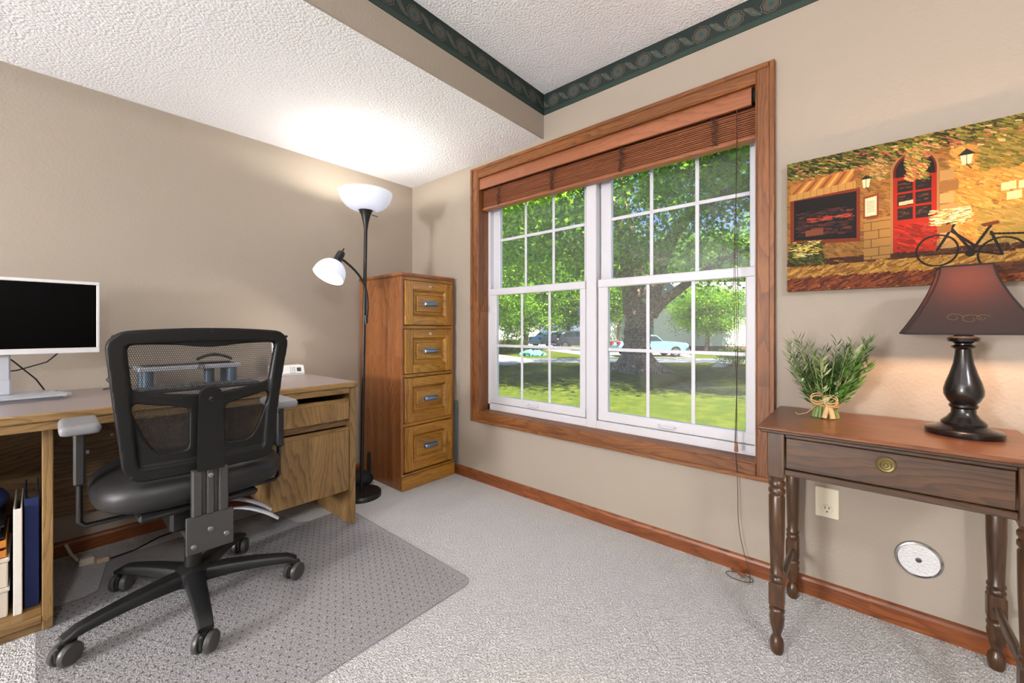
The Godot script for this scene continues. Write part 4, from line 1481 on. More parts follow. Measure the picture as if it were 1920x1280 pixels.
# ------------------------------------------------------------------ side table
func build_table() -> void:
	var o := thing("side_table", Vector3(1.72, 0, 0.03), "dark turned-leg wooden side table with one drawer under the painting", "table")
	var x0 := 1.497
	var x1 := 1.932
	var z0 := -0.272
	var z1 := 0.34
	# top: edge slopes back underneath
	var b := MB.new()
	b.off = Vector2(0.2, 0.1)
	b.box(Vector3(x0 + 0.008, 0.7, z0 + 0.008), Vector3(x1, 0.712, z1 - 0.008), 0.004, 2)
	part(o, "top_underside", b, M.table_wood)
	pbox(o, "top", Vector3(x0, 0.708, z0), Vector3(x1, 0.722, z1), M.table_top, 0.005, 2)
	var lx := [1.542, 1.9]
	var lz := [-0.222, 0.29]
	for i in 2:
		for j in 2:
			var c := Vector3(lx[i], 0, lz[j])
			var lg := Node3D.new()
			lg.name = "leg"
			o.add_child(lg, true)
			pbox(lg, "block", c + Vector3(-0.023, 0.56, -0.023), c + Vector3(0.023, 0.7, 0.023), M.table_wood, 0.002, 1)
			b = MB.new()
			b.xf.origin = c
			b.off = Vector2(rng.randf(), rng.randf())
			b.lathe([Vector2(0, 0.0), Vector2(0.015, 0.0), Vector2(0.019, 0.012), Vector2(0.02, 0.03), Vector2(0.017, 0.045), Vector2(0.011, 0.055), Vector2(0.012, 0.062), Vector2(0.019, 0.09), Vector2(0.0215, 0.115), Vector2(0.019, 0.128), Vector2(0.0215, 0.133), Vector2(0.0215, 0.14), Vector2(0.018, 0.144), Vector2(0.02, 0.15), Vector2(0, 0.15)], 24)
			part(lg, "foot_turning", b, M.table_wood)
			pbox(lg, "stretcher_block", c + Vector3(-0.0205, 0.149, -0.0205), c + Vector3(0.0205, 0.225, 0.0205), M.table_wood, 0.005, 1)
			b = MB.new()
			b.xf.origin = c
			b.off = Vector2(rng.randf(), rng.randf())
			b.lathe([Vector2(0, 0.224), Vector2(0.018, 0.224), Vector2(0.021, 0.231), Vector2(0.021, 0.238), Vector2(0.017, 0.243), Vector2(0.021, 0.249), Vector2(0.021, 0.256), Vector2(0.0175, 0.262), Vector2(0.019, 0.3), Vector2(0.022, 0.4), Vector2(0.0225, 0.495), Vector2(0.019, 0.502), Vector2(0.0235, 0.509), Vector2(0.0235, 0.518), Vector2(0.019, 0.525), Vector2(0.0235, 0.532), Vector2(0.0235, 0.541), Vector2(0.019, 0.548), Vector2(0.0225, 0.56), Vector2(0, 0.56)], 24)
			part(lg, "shaft_turning", b, M.table_wood)
	for j in 2:
		b = MB.new()
		b.tube([Vector3(1.555, 0.187, lz[j]), Vector3(1.62, 0.187, lz[j]), Vector3(1.72, 0.187, lz[j]), Vector3(1.82, 0.187, lz[j]), Vector3(1.888, 0.187, lz[j])], [0.008, 0.01, 0.012, 0.01, 0.008], 14)
		part(o, "stretcher", b, M.table_wood)
	# aprons and drawer
	pbox(o, "apron", Vector3(1.56, 0.585, z0 + 0.034), Vector3(1.885, 0.7, z0 + 0.05), M.table_wood, 0.001)
	pbox(o, "apron", Vector3(1.56, 0.585, 0.274), Vector3(1.885, 0.7, 0.29), M.table_wood, 0.001)
	pbox(o, "apron", Vector3(1.895, 0.585, -0.2), Vector3(1.911, 0.7, 0.27), M.table_wood, 0.001, 2)
	pbox(o, "drawer_rail", Vector3(1.52, 0.572, -0.199), Vector3(1.55, 0.59, 0.267), M.table_wood, 0.002, 2)
	pbox(o, "drawer_rail", Vector3(1.53, 0.688, -0.199), Vector3(1.55, 0.7, 0.267), M.table_wood, 0.001, 2)
	var d := Node3D.new()
	d.name = "drawer"
	o.add_child(d, true)
	pbox(d, "front", Vector3(1.523, 0.593, -0.196), Vector3(1.541, 0.688, 0.264), M.table_wood, 0.002, 2)
	pbox(d, "box", Vector3(1.541, 0.6, -0.185), Vector3(1.87, 0.675, 0.25), M.desk_dark, 0.0, 2)
	var brass := mat("aged_brass", c8(112, 98, 60), 0.42, 0.7)
	b = MB.new()
	b.xf = Transform3D(Basis(Vector3(0, 0, 1), PI / 2), Vector3(1.523, 0.655, 0.034))
	b.lathe([Vector2(0.0, 0.015), Vector2(0.004, 0.0148), Vector2(0.006, 0.012), Vector2(0.01, 0.0125), Vector2(0.013, 0.01), Vector2(0.017, 0.011), Vector2(0.021, 0.008), Vector2(0.0205, 0.004), Vector2(0.009, 0.003), Vector2(0.009, 0)], 28)
	part(d, "knob", b, brass)

# ------------------------------------------------------------------ table lamp
func build_table_lamp() -> void:
	var c := Vector3(1.75, 0.722, 0.205)
	var o := thing("table_lamp", c, "dark bronze table lamp with brown square bell shade", "lamp")
	var bronze := mat("dark_bronze", c8(30, 25, 23), 0.24, 0.3)
	bronze.clearcoat_enabled = true
	bronze.clearcoat = 0.5
	bronze.clearcoat_roughness = 0.15
	var b := MB.new()
	b.lathe([Vector2(0, 0), Vector2(0.078, 0), Vector2(0.08, 0.004), Vector2(0.08, 0.015), Vector2(0.077, 0.018), Vector2(0.06, 0.022), Vector2(0.05, 0.028), Vector2(0.046, 0.03)], 40)
	part(o, "foot", b, bronze, true)
	b = MB.new()
	b.lathe([Vector2(0.046, 0.03), Vector2(0.047, 0.036), Vector2(0.043, 0.041), Vector2(0.034, 0.05), Vector2(0.026, 0.062), Vector2(0.0255, 0.075), Vector2(0.03, 0.08), Vector2(0.03, 0.086), Vector2(0.027, 0.089), Vector2(0.034, 0.098), Vector2(0.041, 0.115), Vector2(0.0415, 0.13), Vector2(0.037, 0.15), Vector2(0.029, 0.175), Vector2(0.021, 0.205), Vector2(0.0175, 0.235), Vector2(0.017, 0.245), Vector2(0.024, 0.249), Vector2(0.026, 0.254), Vector2(0.018, 0.258), Vector2(0.018, 0.262), Vector2(0.032, 0.268), Vector2(0.034, 0.278), Vector2(0.02, 0.284), Vector2(0.016, 0.32), Vector2(0, 0.32)], 36)
	part(o, "stem", b, bronze, true)
	# bell shade: four concave faces, open above and below
	var sh := mat("brown_shade_fabric", c8(46, 34, 31), 0.75)
	sh.backlight_enabled = true
	sh.backlight = Color(0.4, 0.29, 0.24)
	var y0 := 0.29
	var y1 := 0.482
	var half := func(f: float) -> float:
		return lerpf(0.05, 0.128, pow(f, 1.45))
	var n := 12
	for q in 4:
		var turn := Basis(Vector3.UP, PI / 2 * q)
		b = MB.new()
		b.xf.basis = turn
		for inner in 2:
			for i in n:
				var f0 := 1.0 - float(i) / n
				var f1 := 1.0 - float(i + 1) / n
				var a0: float = half.call(f0) - 0.0015 * inner
				var a1: float = half.call(f1) - 0.0015 * inner
				var ya := lerpf(y1, y0, f0)
				var yb := lerpf(y1, y0, f1)
				var nn := Vector3(0, a0 - a1, yb - ya).normalized() * (-1.0 if inner else 1.0)
				b.quad(Vector3(-a0, ya, a0), Vector3(a0, ya, a0), Vector3(a1, yb, a1), Vector3(-a1, yb, a1), nn)
		part(o, "shade_panel", b, sh, true)
		b = MB.new()
		b.xf.basis = turn
		var pts := []
		for i in n + 1:
			var f := 1.0 - float(i) / n
			var a: float = half.call(f)
			pts.append(Vector3(a, lerpf(y1, y0, f), a))
		b.tube(pts, 0.0022, 6)
		part(o, "shade_seam", b, mat("shade_seam_cloth", c8(44, 34, 34), 0.8), true)
		b = MB.new()
		b.xf.basis = turn
		var ab: float = half.call(1.0)
		var at: float = half.call(0.0)
		b.tube([Vector3(-ab, y0, ab), Vector3(ab, y0, ab)], 0.0025, 6)
		part(o, "shade_trim", b, mat("shade_trim_cloth", c8(40, 32, 32), 0.8), true)
		b = MB.new()
		b.xf.basis = turn
		b.tube([Vector3(-at, y1, at), Vector3(at, y1, at)], 0.0025, 6)
		part(o, "shade_trim", b, mat("shade_trim_cloth", c8(40, 32, 32), 0.8), true)
	# fine scroll print on the front panel
	b = MB.new()
	for s in [[0.0, 0.33, 0.014], [0.022, 0.333, 0.01], [-0.03, 0.335, 0.012]]:
		var pts := []
		for i in 14:
			var a := i * 0.55
			var rr: float = s[2] * (1.0 - i / 18.0)
			var yy: float = s[1] + rr * sin(a)
			var f: float = (y1 - yy) / (y1 - y0)
			pts.append(Vector3(-half.call(f) - 0.0006, yy, s[0] + rr * cos(a) * 1.5))
		b.tube(pts, 0.0007, 4)
	part(o, "shade_print", b, mat("gilt_print", c8(120, 96, 64), 0.6), true)
	bulb(o, Vector3(0, 0.428, 0), 0.022, c8(255, 214, 168), 5.0)
	lamp_light(o, Vector3(0, 0.428, 0), 0.3, c8(255, 205, 165), 0.025)

# ------------------------------------------------------------------ herb bundle
func build_herbs() -> void:
	var c := Vector3(1.79, 0.722, -0.115)
	var o := thing("herb_bundle", c, "bundle of artificial rosemary tied with raffia on the table", "plant")
	var g := [mat("herb_green_dark", c8(42, 86, 34), 0.6), mat("herb_green", c8(84, 130, 52), 0.6), mat("herb_pale", c8(190, 200, 150), 0.65)]
	for m in g:
		m.backlight_enabled = true
		m.backlight = Color(0.2, 0.28, 0.1)
	var stalk := mat("pale_stalk", c8(150, 160, 104), 0.6)
	for k in 44:
		var a := k * 2.399
		var lean := 0.06 + 0.36 * sqrt((k + 0.5) / 44.0)
		var hgt := rng.randf_range(0.17, 0.29) * (1.0 - 0.18 * lean)
		var root := Vector3(cos(a) * 0.024 * lean * 2.0, 0.0, sin(a) * 0.024 * lean * 2.0)
		var dir := Vector3(cos(a) * lean, 1.0, sin(a) * lean)
		if dir.x > 0.0: dir.x *= 0.55
		var sp := Node3D.new()
		sp.name = "sprig"
		o.add_child(sp, true)
		var pts := []
		for i in 6:
			var f := i / 5.0
			pts.append(root + dir * hgt * f + Vector3(cos(a), 0, sin(a)) * 0.02 * f * f)
		var st := MB.new()
		st.tube(pts, [0.0022, 0.002, 0.0018, 0.0015, 0.0012, 0.0008], 5)
		part(sp, "stalk", st, stalk, true)
		var lv := MB.new()
		var kind := 2 if k % 6 == 2 else (1 if k % 3 else 0)
		for i in 64:
			var f := rng.randf_range(0.22, 1.0)
			var p: Vector3 = pts[0].lerp(pts[5], f)
			var la := rng.randf() * TAU
			var out := (Vector3(cos(la), 0, sin(la)) * 0.85 + dir.normalized() * (0.5 + 0.7 * f)).normalized()
			var ln := rng.randf_range(0.022, 0.044) * (1.0 if kind < 2 else 1.2)
			var w := out.cross(Vector3(0.3, 0.2, 0.9)).normalized() * 0.003 * (1.5 if kind == 2 else 1.0)
			var up := w.cross(out).normalized()
			var mid := p + out * ln * 0.5 + up * 0.002
			var end := p + out * ln
			lv.tri(p, mid + w, mid - w, up, up, up)
			lv.tri(mid + w, end, mid - w, up, up, up)
		part(sp, "needles", lv, g[kind], true)
	# cut stalk ends below the tie
	for k in 16:
		var a := TAU * k / 16.0
		var s := MB.new()
		s.tube([Vector3(cos(a) * 0.034, 0, sin(a) * 0.034), Vector3(cos(a) * 0.028, 0.03, sin(a) * 0.028), Vector3(cos(a) * 0.03, 0.06, sin(a) * 0.03)], 0.0058, 6)
		part(o, "cut_stalk", s, mat("cut_stalk_green", c8(126, 146, 84), 0.6), true)
	for p in [Vector3(-0.04, 0.13, -0.055), Vector3(-0.05, 0.125, 0.035), Vector3(-0.045, 0.085, 0.03), Vector3(-0.06, 0.17, 0.0)]:
		var f := MB.new()
		for k in 7:
			var a := TAU * k / 7.0
			var q: Vector3 = p + Vector3(-0.004, cos(a) * 0.009, sin(a) * 0.009)
			f.tri(p, q + Vector3(0, sin(a) * -0.004, cos(a) * 0.004), q - Vector3(0, sin(a) * -0.004, cos(a) * 0.004), Vector3.LEFT, Vector3.LEFT, Vector3.LEFT)
		part(o, "small_flower", f, mat("cream_flower", c8(226, 212, 184), 0.7), true)
	# raffia wrap and bow
	var raf := mat("raffia", c8(198, 164, 112), 0.75)
	for k in 5:
		var r := MB.new()
		var pts := []
		for i in 25:
			var a := TAU * i / 24.0
			pts.append(Vector3(cos(a) * (0.036 + 0.001 * k), 0.042 + 0.005 * k + 0.003 * sin(a * 2.0 + k), sin(a) * (0.036 + 0.001 * k)))
		r.tube(pts, 0.004, 6)
		part(o, "raffia_wrap", r, raf, true)
	for k in 6:
		var r := MB.new()
		var s := -1.0 if k % 2 else 1.0
		var pts := []
		if k < 4:
			for i in 13:
				var a := TAU * i / 12.0
				pts.append(Vector3(-0.042 - 0.012 * sin(a * 0.5), 0.06 + 0.014 * sin(a) + 0.004 * k, s * (0.018 - 0.018 * cos(a))))
		else:
			for i in 6:
				var f := i / 5.0
				pts.append(Vector3(-0.044 - 0.012 * f, 0.055 - 0.05 * f, 0.012 + s * 0.012 * f))
		r.tube(pts, 0.0075, 6, 0.35)
		part(o, "raffia_bow", r, raf, true)
	var tail := MB.new()
	tail.tube([Vector3(-0.034, 0.045, -0.02), Vector3(-0.03, 0.012, -0.05), Vector3(-0.02, 0.002, -0.075), Vector3(-0.005, 0.006, -0.085)], 0.0014, 5)
	part(o, "raffia_tail", tail, raf, true)

# ------------------------------------------------------------------ wall plates
func build_wall_plates() -> void:
	var o := thing("wall_outlet", Vector3(WX, 0.368, -0.121), "cream outlet plate with one socket on the window wall", "outlet")
	var cream := mat("cream_plate", c8(226, 220, 196), 0.4)
	pbox(o, "plate", Vector3(WX - 0.006, 0.312, -0.157), Vector3(WX, 0.424, -0.085), cream, 0.003)
	var b := MB.new()
	b.xf = Transform3D(Basis(Vector3(0, 0, 1), PI / 2), Vector3(WX - 0.006, 0.345, -0.121))
	b.lathe([Vector2(0, 0.003), Vector2(0.0155, 0.003), Vector2(0.0165, 0.002), Vector2(0.0165, 0)], 24)
	part(o, "socket_face", b, cream)
	for s in [-1.0, 1.0]:
		pbox(o, "slot", Vector3(WX - 0.0096, 0.346, -0.121 + s * 0.006 - 0.0012), Vector3(WX - 0.0088, 0.355, -0.121 + s * 0.006 + 0.0012), M.dark, 0.0)
	b = MB.new()
	b.xf = Transform3D(Basis(Vector3(0, 0, 1), PI / 2), Vector3(WX - 0.0088, 0.336, -0.121))
	b.lathe([Vector2(0, 0.0008), Vector2(0.0026, 0.0008), Vector2(0.0026, 0)], 12)
	part(o, "ground_hole", b, M.dark)
	var v := thing("round_wall_cover", Vector3(WX, 0.243, 0.126), "round white wall cover with chrome rim below the table", "cover")
	b = MB.new()
	b.xf = Transform3D(Basis(Vector3(0, 0, 1), PI / 2), Vector3(WX, 0.243, 0.126))
	b.lathe([Vector2(0.0515, 0.008), Vector2(0.054, 0.01), Vector2(0.058, 0.009), Vector2(0.0605, 0.004), Vector2(0.0605, 0)], 48)
	part(v, "rim", b, mat("chrome_rim", c8(176, 176, 178), 0.16, 1.0))
	var rp := noise(44, 0.09, 2)
	var disc := mat("white_embossed", c8(214, 214, 214), 0.4)
	disc.uv1_triplanar = true
	disc.uv1_scale = Vector3.ONE * 9.0
	relief(disc, grey_image(128, 128, func(x, y): return 0.5 + 0.5 * rp.get_noise_2d(x, y)), 0.25)
	b = MB.new()
	b.xf = Transform3D(Basis(Vector3(0, 0, 1), PI / 2), Vector3(WX, 0.243, 0.126))
	b.lathe([Vector2(0, 0.0085), Vector2(0.052, 0.0085), Vector2(0.052, 0)], 48)
	part(v, "disc", b, disc)
	b = MB.new()
	b.xf = Transform3D(Basis(Vector3(0, 0, 1), PI / 2), Vector3(WX - 0.0085, 0.243, 0.126))
	b.lathe([Vector2(0, 0.002), Vector2(0.005, 0.002), Vector2(0.008, 0.0012), Vector2(0.008, 0)], 20)
	part(v, "centre_screw", b, M.grey_metal)

# ------------------------------------------------------------------ painting
func poly_fill(im: Image, pts: Array, c: Color, s: float) -> void:
	var y0 := 1e9
	var y1 := -1e9
	for p in pts:
		y0 = minf(y0, p[1] * s)
		y1 = maxf(y1, p[1] * s)
	for y in range(maxi(0, int(y0)), mini(im.get_height(), int(y1) + 1)):
		var xs := []
		for i in pts.size():
			var a: Array = pts[i]
			var b: Array = pts[(i + 1) % pts.size()]
			var ay: float = a[1] * s
			var by: float = b[1] * s
			if (ay <= y + 0.5) != (by <= y + 0.5):
				xs.append((a[0] + (b[0] - a[0]) * (y + 0.5 - ay) / (by - ay)) * s)
		xs.sort()
		for i in range(0, xs.size() - 1, 2):
			im.fill_rect(Rect2i(int(xs[i]), y, maxi(1, int(xs[i + 1]) - int(xs[i])), 1), c)

func oval(im: Image, cx: float, cy: float, rx: float, ry: float, c: Color, s: float) -> void:
	for y in range(int((cy - ry) * s), int((cy + ry) * s) + 1):
		var f := (y / s - cy) / ry
		if absf(f) > 1.0 or y < 0 or y >= im.get_height(): continue
		var w := rx * sqrt(1.0 - f * f)
		im.fill_rect(Rect2i(int((cx - w) * s), y, maxi(1, int(2.0 * w * s)), 1), c)

func stroke(im: Image, x0: float, y0: float, x1: float, y1: float, w: float, c: Color, s: float) -> void:
	var n := int(Vector2(x1 - x0, y1 - y0).length() * s) + 1
	var k := maxi(1, int(w * s))
	for i in n + 1:
		var f := float(i) / n
		im.fill_rect(Rect2i(int(lerpf(x0, x1, f) * s - k * 0.5), int(lerpf(y0, y1, f) * s - k * 0.5), k, k), c)

func dabs(im: Image, r: RandomNumberGenerator, n: int, x0: float, y0: float, x1: float, y1: float, cols: Array, size: float, s: float, slant := 0.0) -> void:
	for i in n:
		var x := r.randf_range(x0, x1)
		var y := r.randf_range(y0, y1)
		var c: Color = cols[r.randi() % cols.size()]
		c = c.lerp(Color.BLACK if r.randf() < 0.5 else Color.WHITE, r.randf() * 0.09)
		var l := size * r.randf_range(0.5, 1.6)
		stroke(im, x, y, x + l, y + l * slant, size * r.randf_range(0.25, 0.5), c, s)

func build_painting() -> void:
	var zl := -0.245
	var W := 1.0
	var Hh := 0.5
	var yt := 1.672
	var s := 900.0
	var im := Image.create(int(W * s), int(Hh * s), false, Image.FORMAT_RGB8)
	var r := RandomNumberGenerator.new()
	r.seed = 5
	im.fill(c8(150, 104, 44))
	# sunny plaster wall, cobbled lane
	dabs(im, r, 7000, 0.0, 0.0, 1.0, 0.42, [c8(140, 98, 42), c8(122, 82, 36), c8(154, 108, 48), c8(116, 88, 40)], 0.012, s, 0.5)
	dabs(im, r, 5200, 0.44, 0.06, 1.0, 0.4, [c8(196, 140, 56), c8(208, 158, 72), c8(184, 124, 48), c8(172, 130, 56)], 0.012, s, 0.7)
	dabs(im, r, 1800, 0.5, 0.27, 1.0, 0.4, [c8(146, 122, 52), c8(162, 134, 60)], 0.012, s, 0.5)
	dabs(im, r, 4200, 0.0, 0.4, 1.0, 0.5, [c8(164, 122, 44), c8(140, 98, 36), c8(186, 146, 64), c8(122, 78, 30)], 0.014, s, -0.5)
	dabs(im, r, 2400, 0.0, 0.458, 1.0, 0.5, [c8(116, 52, 22), c8(90, 38, 16), c8(136, 72, 28), c8(70, 32, 14)], 0.014, s, -0.5)
	dabs(im, r, 300, 0.0, 0.385, 1.0, 0.405, [c8(74, 40, 18), c8(58, 32, 16)], 0.02, s)
	# cafe window with lit interior, frame and awning
	poly_fill(im, [[0.012, 0.14], [0.22, 0.14], [0.22, 0.332], [0.012, 0.316]], c8(118, 48, 22), s)
	poly_fill(im, [[0.024, 0.15], [0.21, 0.15], [0.21, 0.318], [0.024, 0.303]], c8(26, 20, 20), s)
	dabs(im, r, 260, 0.03, 0.2, 0.19, 0.295, [c8(70, 32, 24), c8(44, 34, 34), c8(96, 44, 26), c8(34, 28, 34)], 0.012, s)
	dabs(im, r, 40, 0.06, 0.225, 0.19, 0.24, [c8(150, 44, 28), c8(170, 70, 36)], 0.012, s)
	poly_fill(im, [[0.06, 0.27], [0.115, 0.265], [0.115, 0.292], [0.06, 0.292]], c8(122, 68, 42), s)
	stroke(im, 0.03, 0.255, 0.2, 0.252, 0.0025, c8(92, 52, 36), s)
	poly_fill(im, [[0.012, 0.09], [0.2, 0.064], [0.208, 0.138], [0.012, 0.146]], c8(176, 116, 54), s)
	for k in 9:
		var x := 0.02 + k * 0.021
		poly_fill(im, [[x + 0.03, 0.086 - k * 0.0024], [x + 0.04, 0.085 - k * 0.0024], [x + 0.006, 0.124], [x - 0.006, 0.124]], c8(214, 160, 84) if k % 2 else c8(140, 80, 36), s)
	poly_fill(im, [[0.008, 0.124], [0.208, 0.112], [0.208, 0.138], [0.008, 0.148]], c8(186, 140, 74), s)
	for k in 10:
		stroke(im, 0.012 + k * 0.021, 0.124 - k * 0.001, 0.012 + k * 0.021, 0.146 - k * 0.001, 0.002, c8(120, 76, 36), s)
	# stone pier, menu board
	poly_fill(im, [[0.23, 0.26], [0.3, 0.255], [0.3, 0.4], [0.23, 0.4]], c8(156, 118, 62), s)
	for k in 5:
		stroke(im, 0.23, 0.27 + k * 0.03, 0.3, 0.268 + k * 0.03, 0.003, c8(92, 62, 30), s)
		stroke(im, 0.25 + 0.02 * (k % 2), 0.27 + k * 0.03, 0.25 + 0.02 * (k % 2), 0.298 + k * 0.03, 0.003, c8(96, 66, 32), s)
	poly_fill(im, [[0.229, 0.176], [0.271, 0.17], [0.271, 0.252], [0.229, 0.254]], c8(128, 58, 26), s)
	poly_fill(im, [[0.234, 0.183], [0.265, 0.178], [0.265, 0.245], [0.234, 0.247]], c8(222, 208, 172), s)
	for k in 7:
		stroke(im, 0.239, 0.196 + k * 0.006, 0.259, 0.195 + k * 0.006, 0.0014, c8(96, 80, 60), s)
	# arched red door
	for q in [[0.3, 0.418, 0.07, c8(150, 112, 66)], [0.307, 0.413, 0.062, c8(92, 26, 12)], [0.314, 0.408, 0.054, c8(28, 22, 20)]]:
		var cx: float = (q[0] + q[1]) / 2.0
		oval(im, cx, 0.112, (q[1] - q[0]) / 2.0, q[2], q[3], s)
		poly_fill(im, [[q[0], 0.112], [q[1], 0.112], [q[1], 0.392], [q[0], 0.386]], q[3], s)
	poly_fill(im, [[0.307, 0.128], [0.413, 0.132], [0.413, 0.39], [0.307, 0.384]], c8(150, 34, 14), s)
	dabs(im, r, 200, 0.312, 0.29, 0.4, 0.375, [c8(176, 40, 16), c8(140, 30, 14), c8(120, 26, 12)], 0.016, s, 0.5)
	for i in 2:
		for j in 3:
			var x := 0.318 + i * 0.045
			var y := 0.14 + j * 0.047
			poly_fill(im, [[x, y], [x + 0.038, y], [x + 0.038, y + 0.04], [x, y + 0.04]], c8(34, 26, 24), s)
			dabs(im, r, 8, x, y + 0.004, x + 0.024, y + 0.03, [c8(96, 54, 28), c8(58, 44, 34)], 0.009, s)
	poly_fill(im, [[0.322, 0.213], [0.357, 0.21], [0.357, 0.223], [0.322, 0.225]], c8(206, 182, 140), s)
	# stones beside the door
	for k in 7:
		var y := 0.13 + k * 0.037
		poly_fill(im, [[0.419, y], [0.452 + 0.01 * (k % 2), y], [0.452 + 0.01 * (k % 2), y + 0.033], [0.419, y + 0.033]], [c8(168, 132, 78), c8(140, 100, 52), c8(182, 146, 92)][k % 3], s)
	for k in 6:
		var x := 0.55 + 0.035 * (k % 3) + 0.012 * (k / 3)
		var y := 0.2 + 0.03 * (k / 3)
		poly_fill(im, [[x, y], [x + 0.03, y - 0.003], [x + 0.03, y + 0.022], [x, y + 0.024]], c8(232, 200, 144), s)
	# vines with blossom along the top
	dabs(im, r, 1500, 0.0, 0.0, 0.3, 0.06, [c8(46, 50, 18), c8(84, 88, 26), c8(34, 34, 14), c8(120, 120, 40)], 0.011, s, 0.6)
	dabs(im, r, 1300, 0.26, 0.0, 1.0, 0.05, [c8(60, 62, 20), c8(104, 104, 34), c8(40, 38, 16), c8(142, 134, 50)], 0.011, s, 0.6)
	dabs(im, r, 420, 0.335, 0.02, 0.385, 0.14, [c8(86, 96, 30), c8(124, 122, 44), c8(190, 172, 84), c8(186, 92, 62)], 0.009, s, 0.8)
	dabs(im, r, 800, 0.5, 0.03, 0.66, 0.15, [c8(96, 90, 32), c8(128, 114, 40), c8(150, 126, 50)], 0.011, s, 0.6)
	dabs(im, r, 260, 0.02, 0.01, 0.98, 0.075, [c8(188, 84, 64), c8(206, 120, 84), c8(216, 180, 110)], 0.008, s, 0.4)
	dabs(im, r, 160, 0.24, 0.05, 0.29, 0.12, [c8(110, 104, 40), c8(200, 150, 90)], 0.008, s, 0.6)
	# lanterns
	for q in [[0.237, 0.125, 0.8], [0.479, 0.105, 1.0]]:
		var k: float = q[2]
		poly_fill(im, [[q[0] - 0.02 * k, q[1] - 0.012], [q[0], q[1] - 0.032 * k], [q[0] + 0.02 * k, q[1] - 0.012]], c8(38, 40, 30), s)
		poly_fill(im, [[q[0] - 0.014 * k, q[1] - 0.012], [q[0] + 0.014 * k, q[1] - 0.012], [q[0] + 0.01 * k, q[1] + 0.018], [q[0] - 0.01 * k, q[1] + 0.018]], c8(226, 210, 168), s)
		stroke(im, q[0], q[1] - 0.012, q[0], q[1] + 0.018, 0.002, c8(40, 36, 28), s)
		stroke(im, q[0], q[1] + 0.018, q[0] + 0.01, q[1] + 0.034, 0.003, c8(50, 36, 24), s)
	# planter
	dabs(im, r, 420, 0.004, 0.312, 0.105, 0.395, [c8(52, 64, 22), c8(92, 96, 32), c8(30, 34, 14)], 0.011, s, 0.6)
	dabs(im, r, 120, 0.01, 0.312, 0.1, 0.37, [c8(214, 186, 74), c8(228, 216, 160), c8(196, 160, 40)], 0.008, s)
	# bicycle
	var ink := c8(30, 22, 16)
	for q in [[0.413, 0.39, 0.05], [0.553, 0.418, 0.052]]:
		var last := Vector2.ZERO
		for i in 49:
			var a := TAU * i / 48.0
			var p := Vector2(q[0] + q[2] * 0.96 * cos(a), q[1] + q[2] * sin(a))
			if i: stroke(im, last.x, last.y, p.x, p.y, 0.0055, ink, s)
			last = p
		for i in 9:
			var a := TAU * i / 9.0
			stroke(im, q[0], q[1], q[0] + q[2] * 0.9 * cos(a), q[1] + q[2] * 0.94 * sin(a), 0.0012, c8(110, 86, 50), s)
	for q in [[0.413, 0.39, 0.452, 0.31], [0.447, 0.325, 0.49, 0.4], [0.49, 0.4, 0.53, 0.325], [0.447, 0.332, 0.497, 0.385], [0.49, 0.4, 0.553, 0.418], [0.53, 0.345, 0.553, 0.418], [0.53, 0.352, 0.6, 0.36], [0.437, 0.307, 0.475, 0.3]]:
		stroke(im, q[0], q[1], q[2], q[3], 0.006, ink, s)
	poly_fill(im, [[0.508, 0.318], [0.545, 0.312], [0.548, 0.322], [0.515, 0.328]], c8(96, 48, 24), s)
	oval(im, 0.487, 0.405, 0.011, 0.012, ink, s)
	poly_fill(im, [[0.412, 0.31], [0.448, 0.306], [0.444, 0.332], [0.416, 0.334]], c8(134, 92, 44), s)
	dabs(im, r, 240, 0.394, 0.258, 0.484, 0.308, [c8(226, 206, 152), c8(240, 226, 184), c8(122, 116, 50), c8(212, 170, 110)], 0.008, s)
	dabs(im, r, 200, 0.4, 0.445, 0.62, 0.475, [c8(70, 36, 18), c8(90, 50, 22)], 0.02, s)
	var o := thing("canvas_painting", Vector3(WX, yt - Hh, zl + W / 2), "unframed canvas painting of red door, cafe window and bicycle", "painting")
	var side := mat("canvas_edge", c8(128, 84, 44), 0.8)
	pbox(o, "stretched_canvas", Vector3(WX - 0.031, yt - Hh, zl), Vector3(WX - 0.001, yt, zl + W), side, 0.002)
	var pm := mat("painted_print", Color(0.92, 0.9, 0.88), 0.6, 0.0, 0.3)
	pm.albedo_texture = tex(im)
	pm.texture_repeat = false
	var b := MB.new()
	var x := WX - 0.0316
	b.quad(Vector3(x, yt, zl), Vector3(x, yt, zl + W), Vector3(x, yt - Hh, zl + W), Vector3(x, yt - Hh, zl), Vector3.LEFT, Vector2(0, 0), Vector2(1, 0), Vector2(1, 1), Vector2(0, 1))
	part(o, "picture", b, pm)

# ------------------------------------------------------------------ outdoors
const GY := -0.6

func facing(o: Node3D, extra := 0.0) -> void:
	o.rotation.y = -atan2(893.0, 773.5) + extra      # local x runs along the view's right, local z towards the house

var leaf_mesh: ArrayMesh
var leaf_mat: StandardMaterial3D

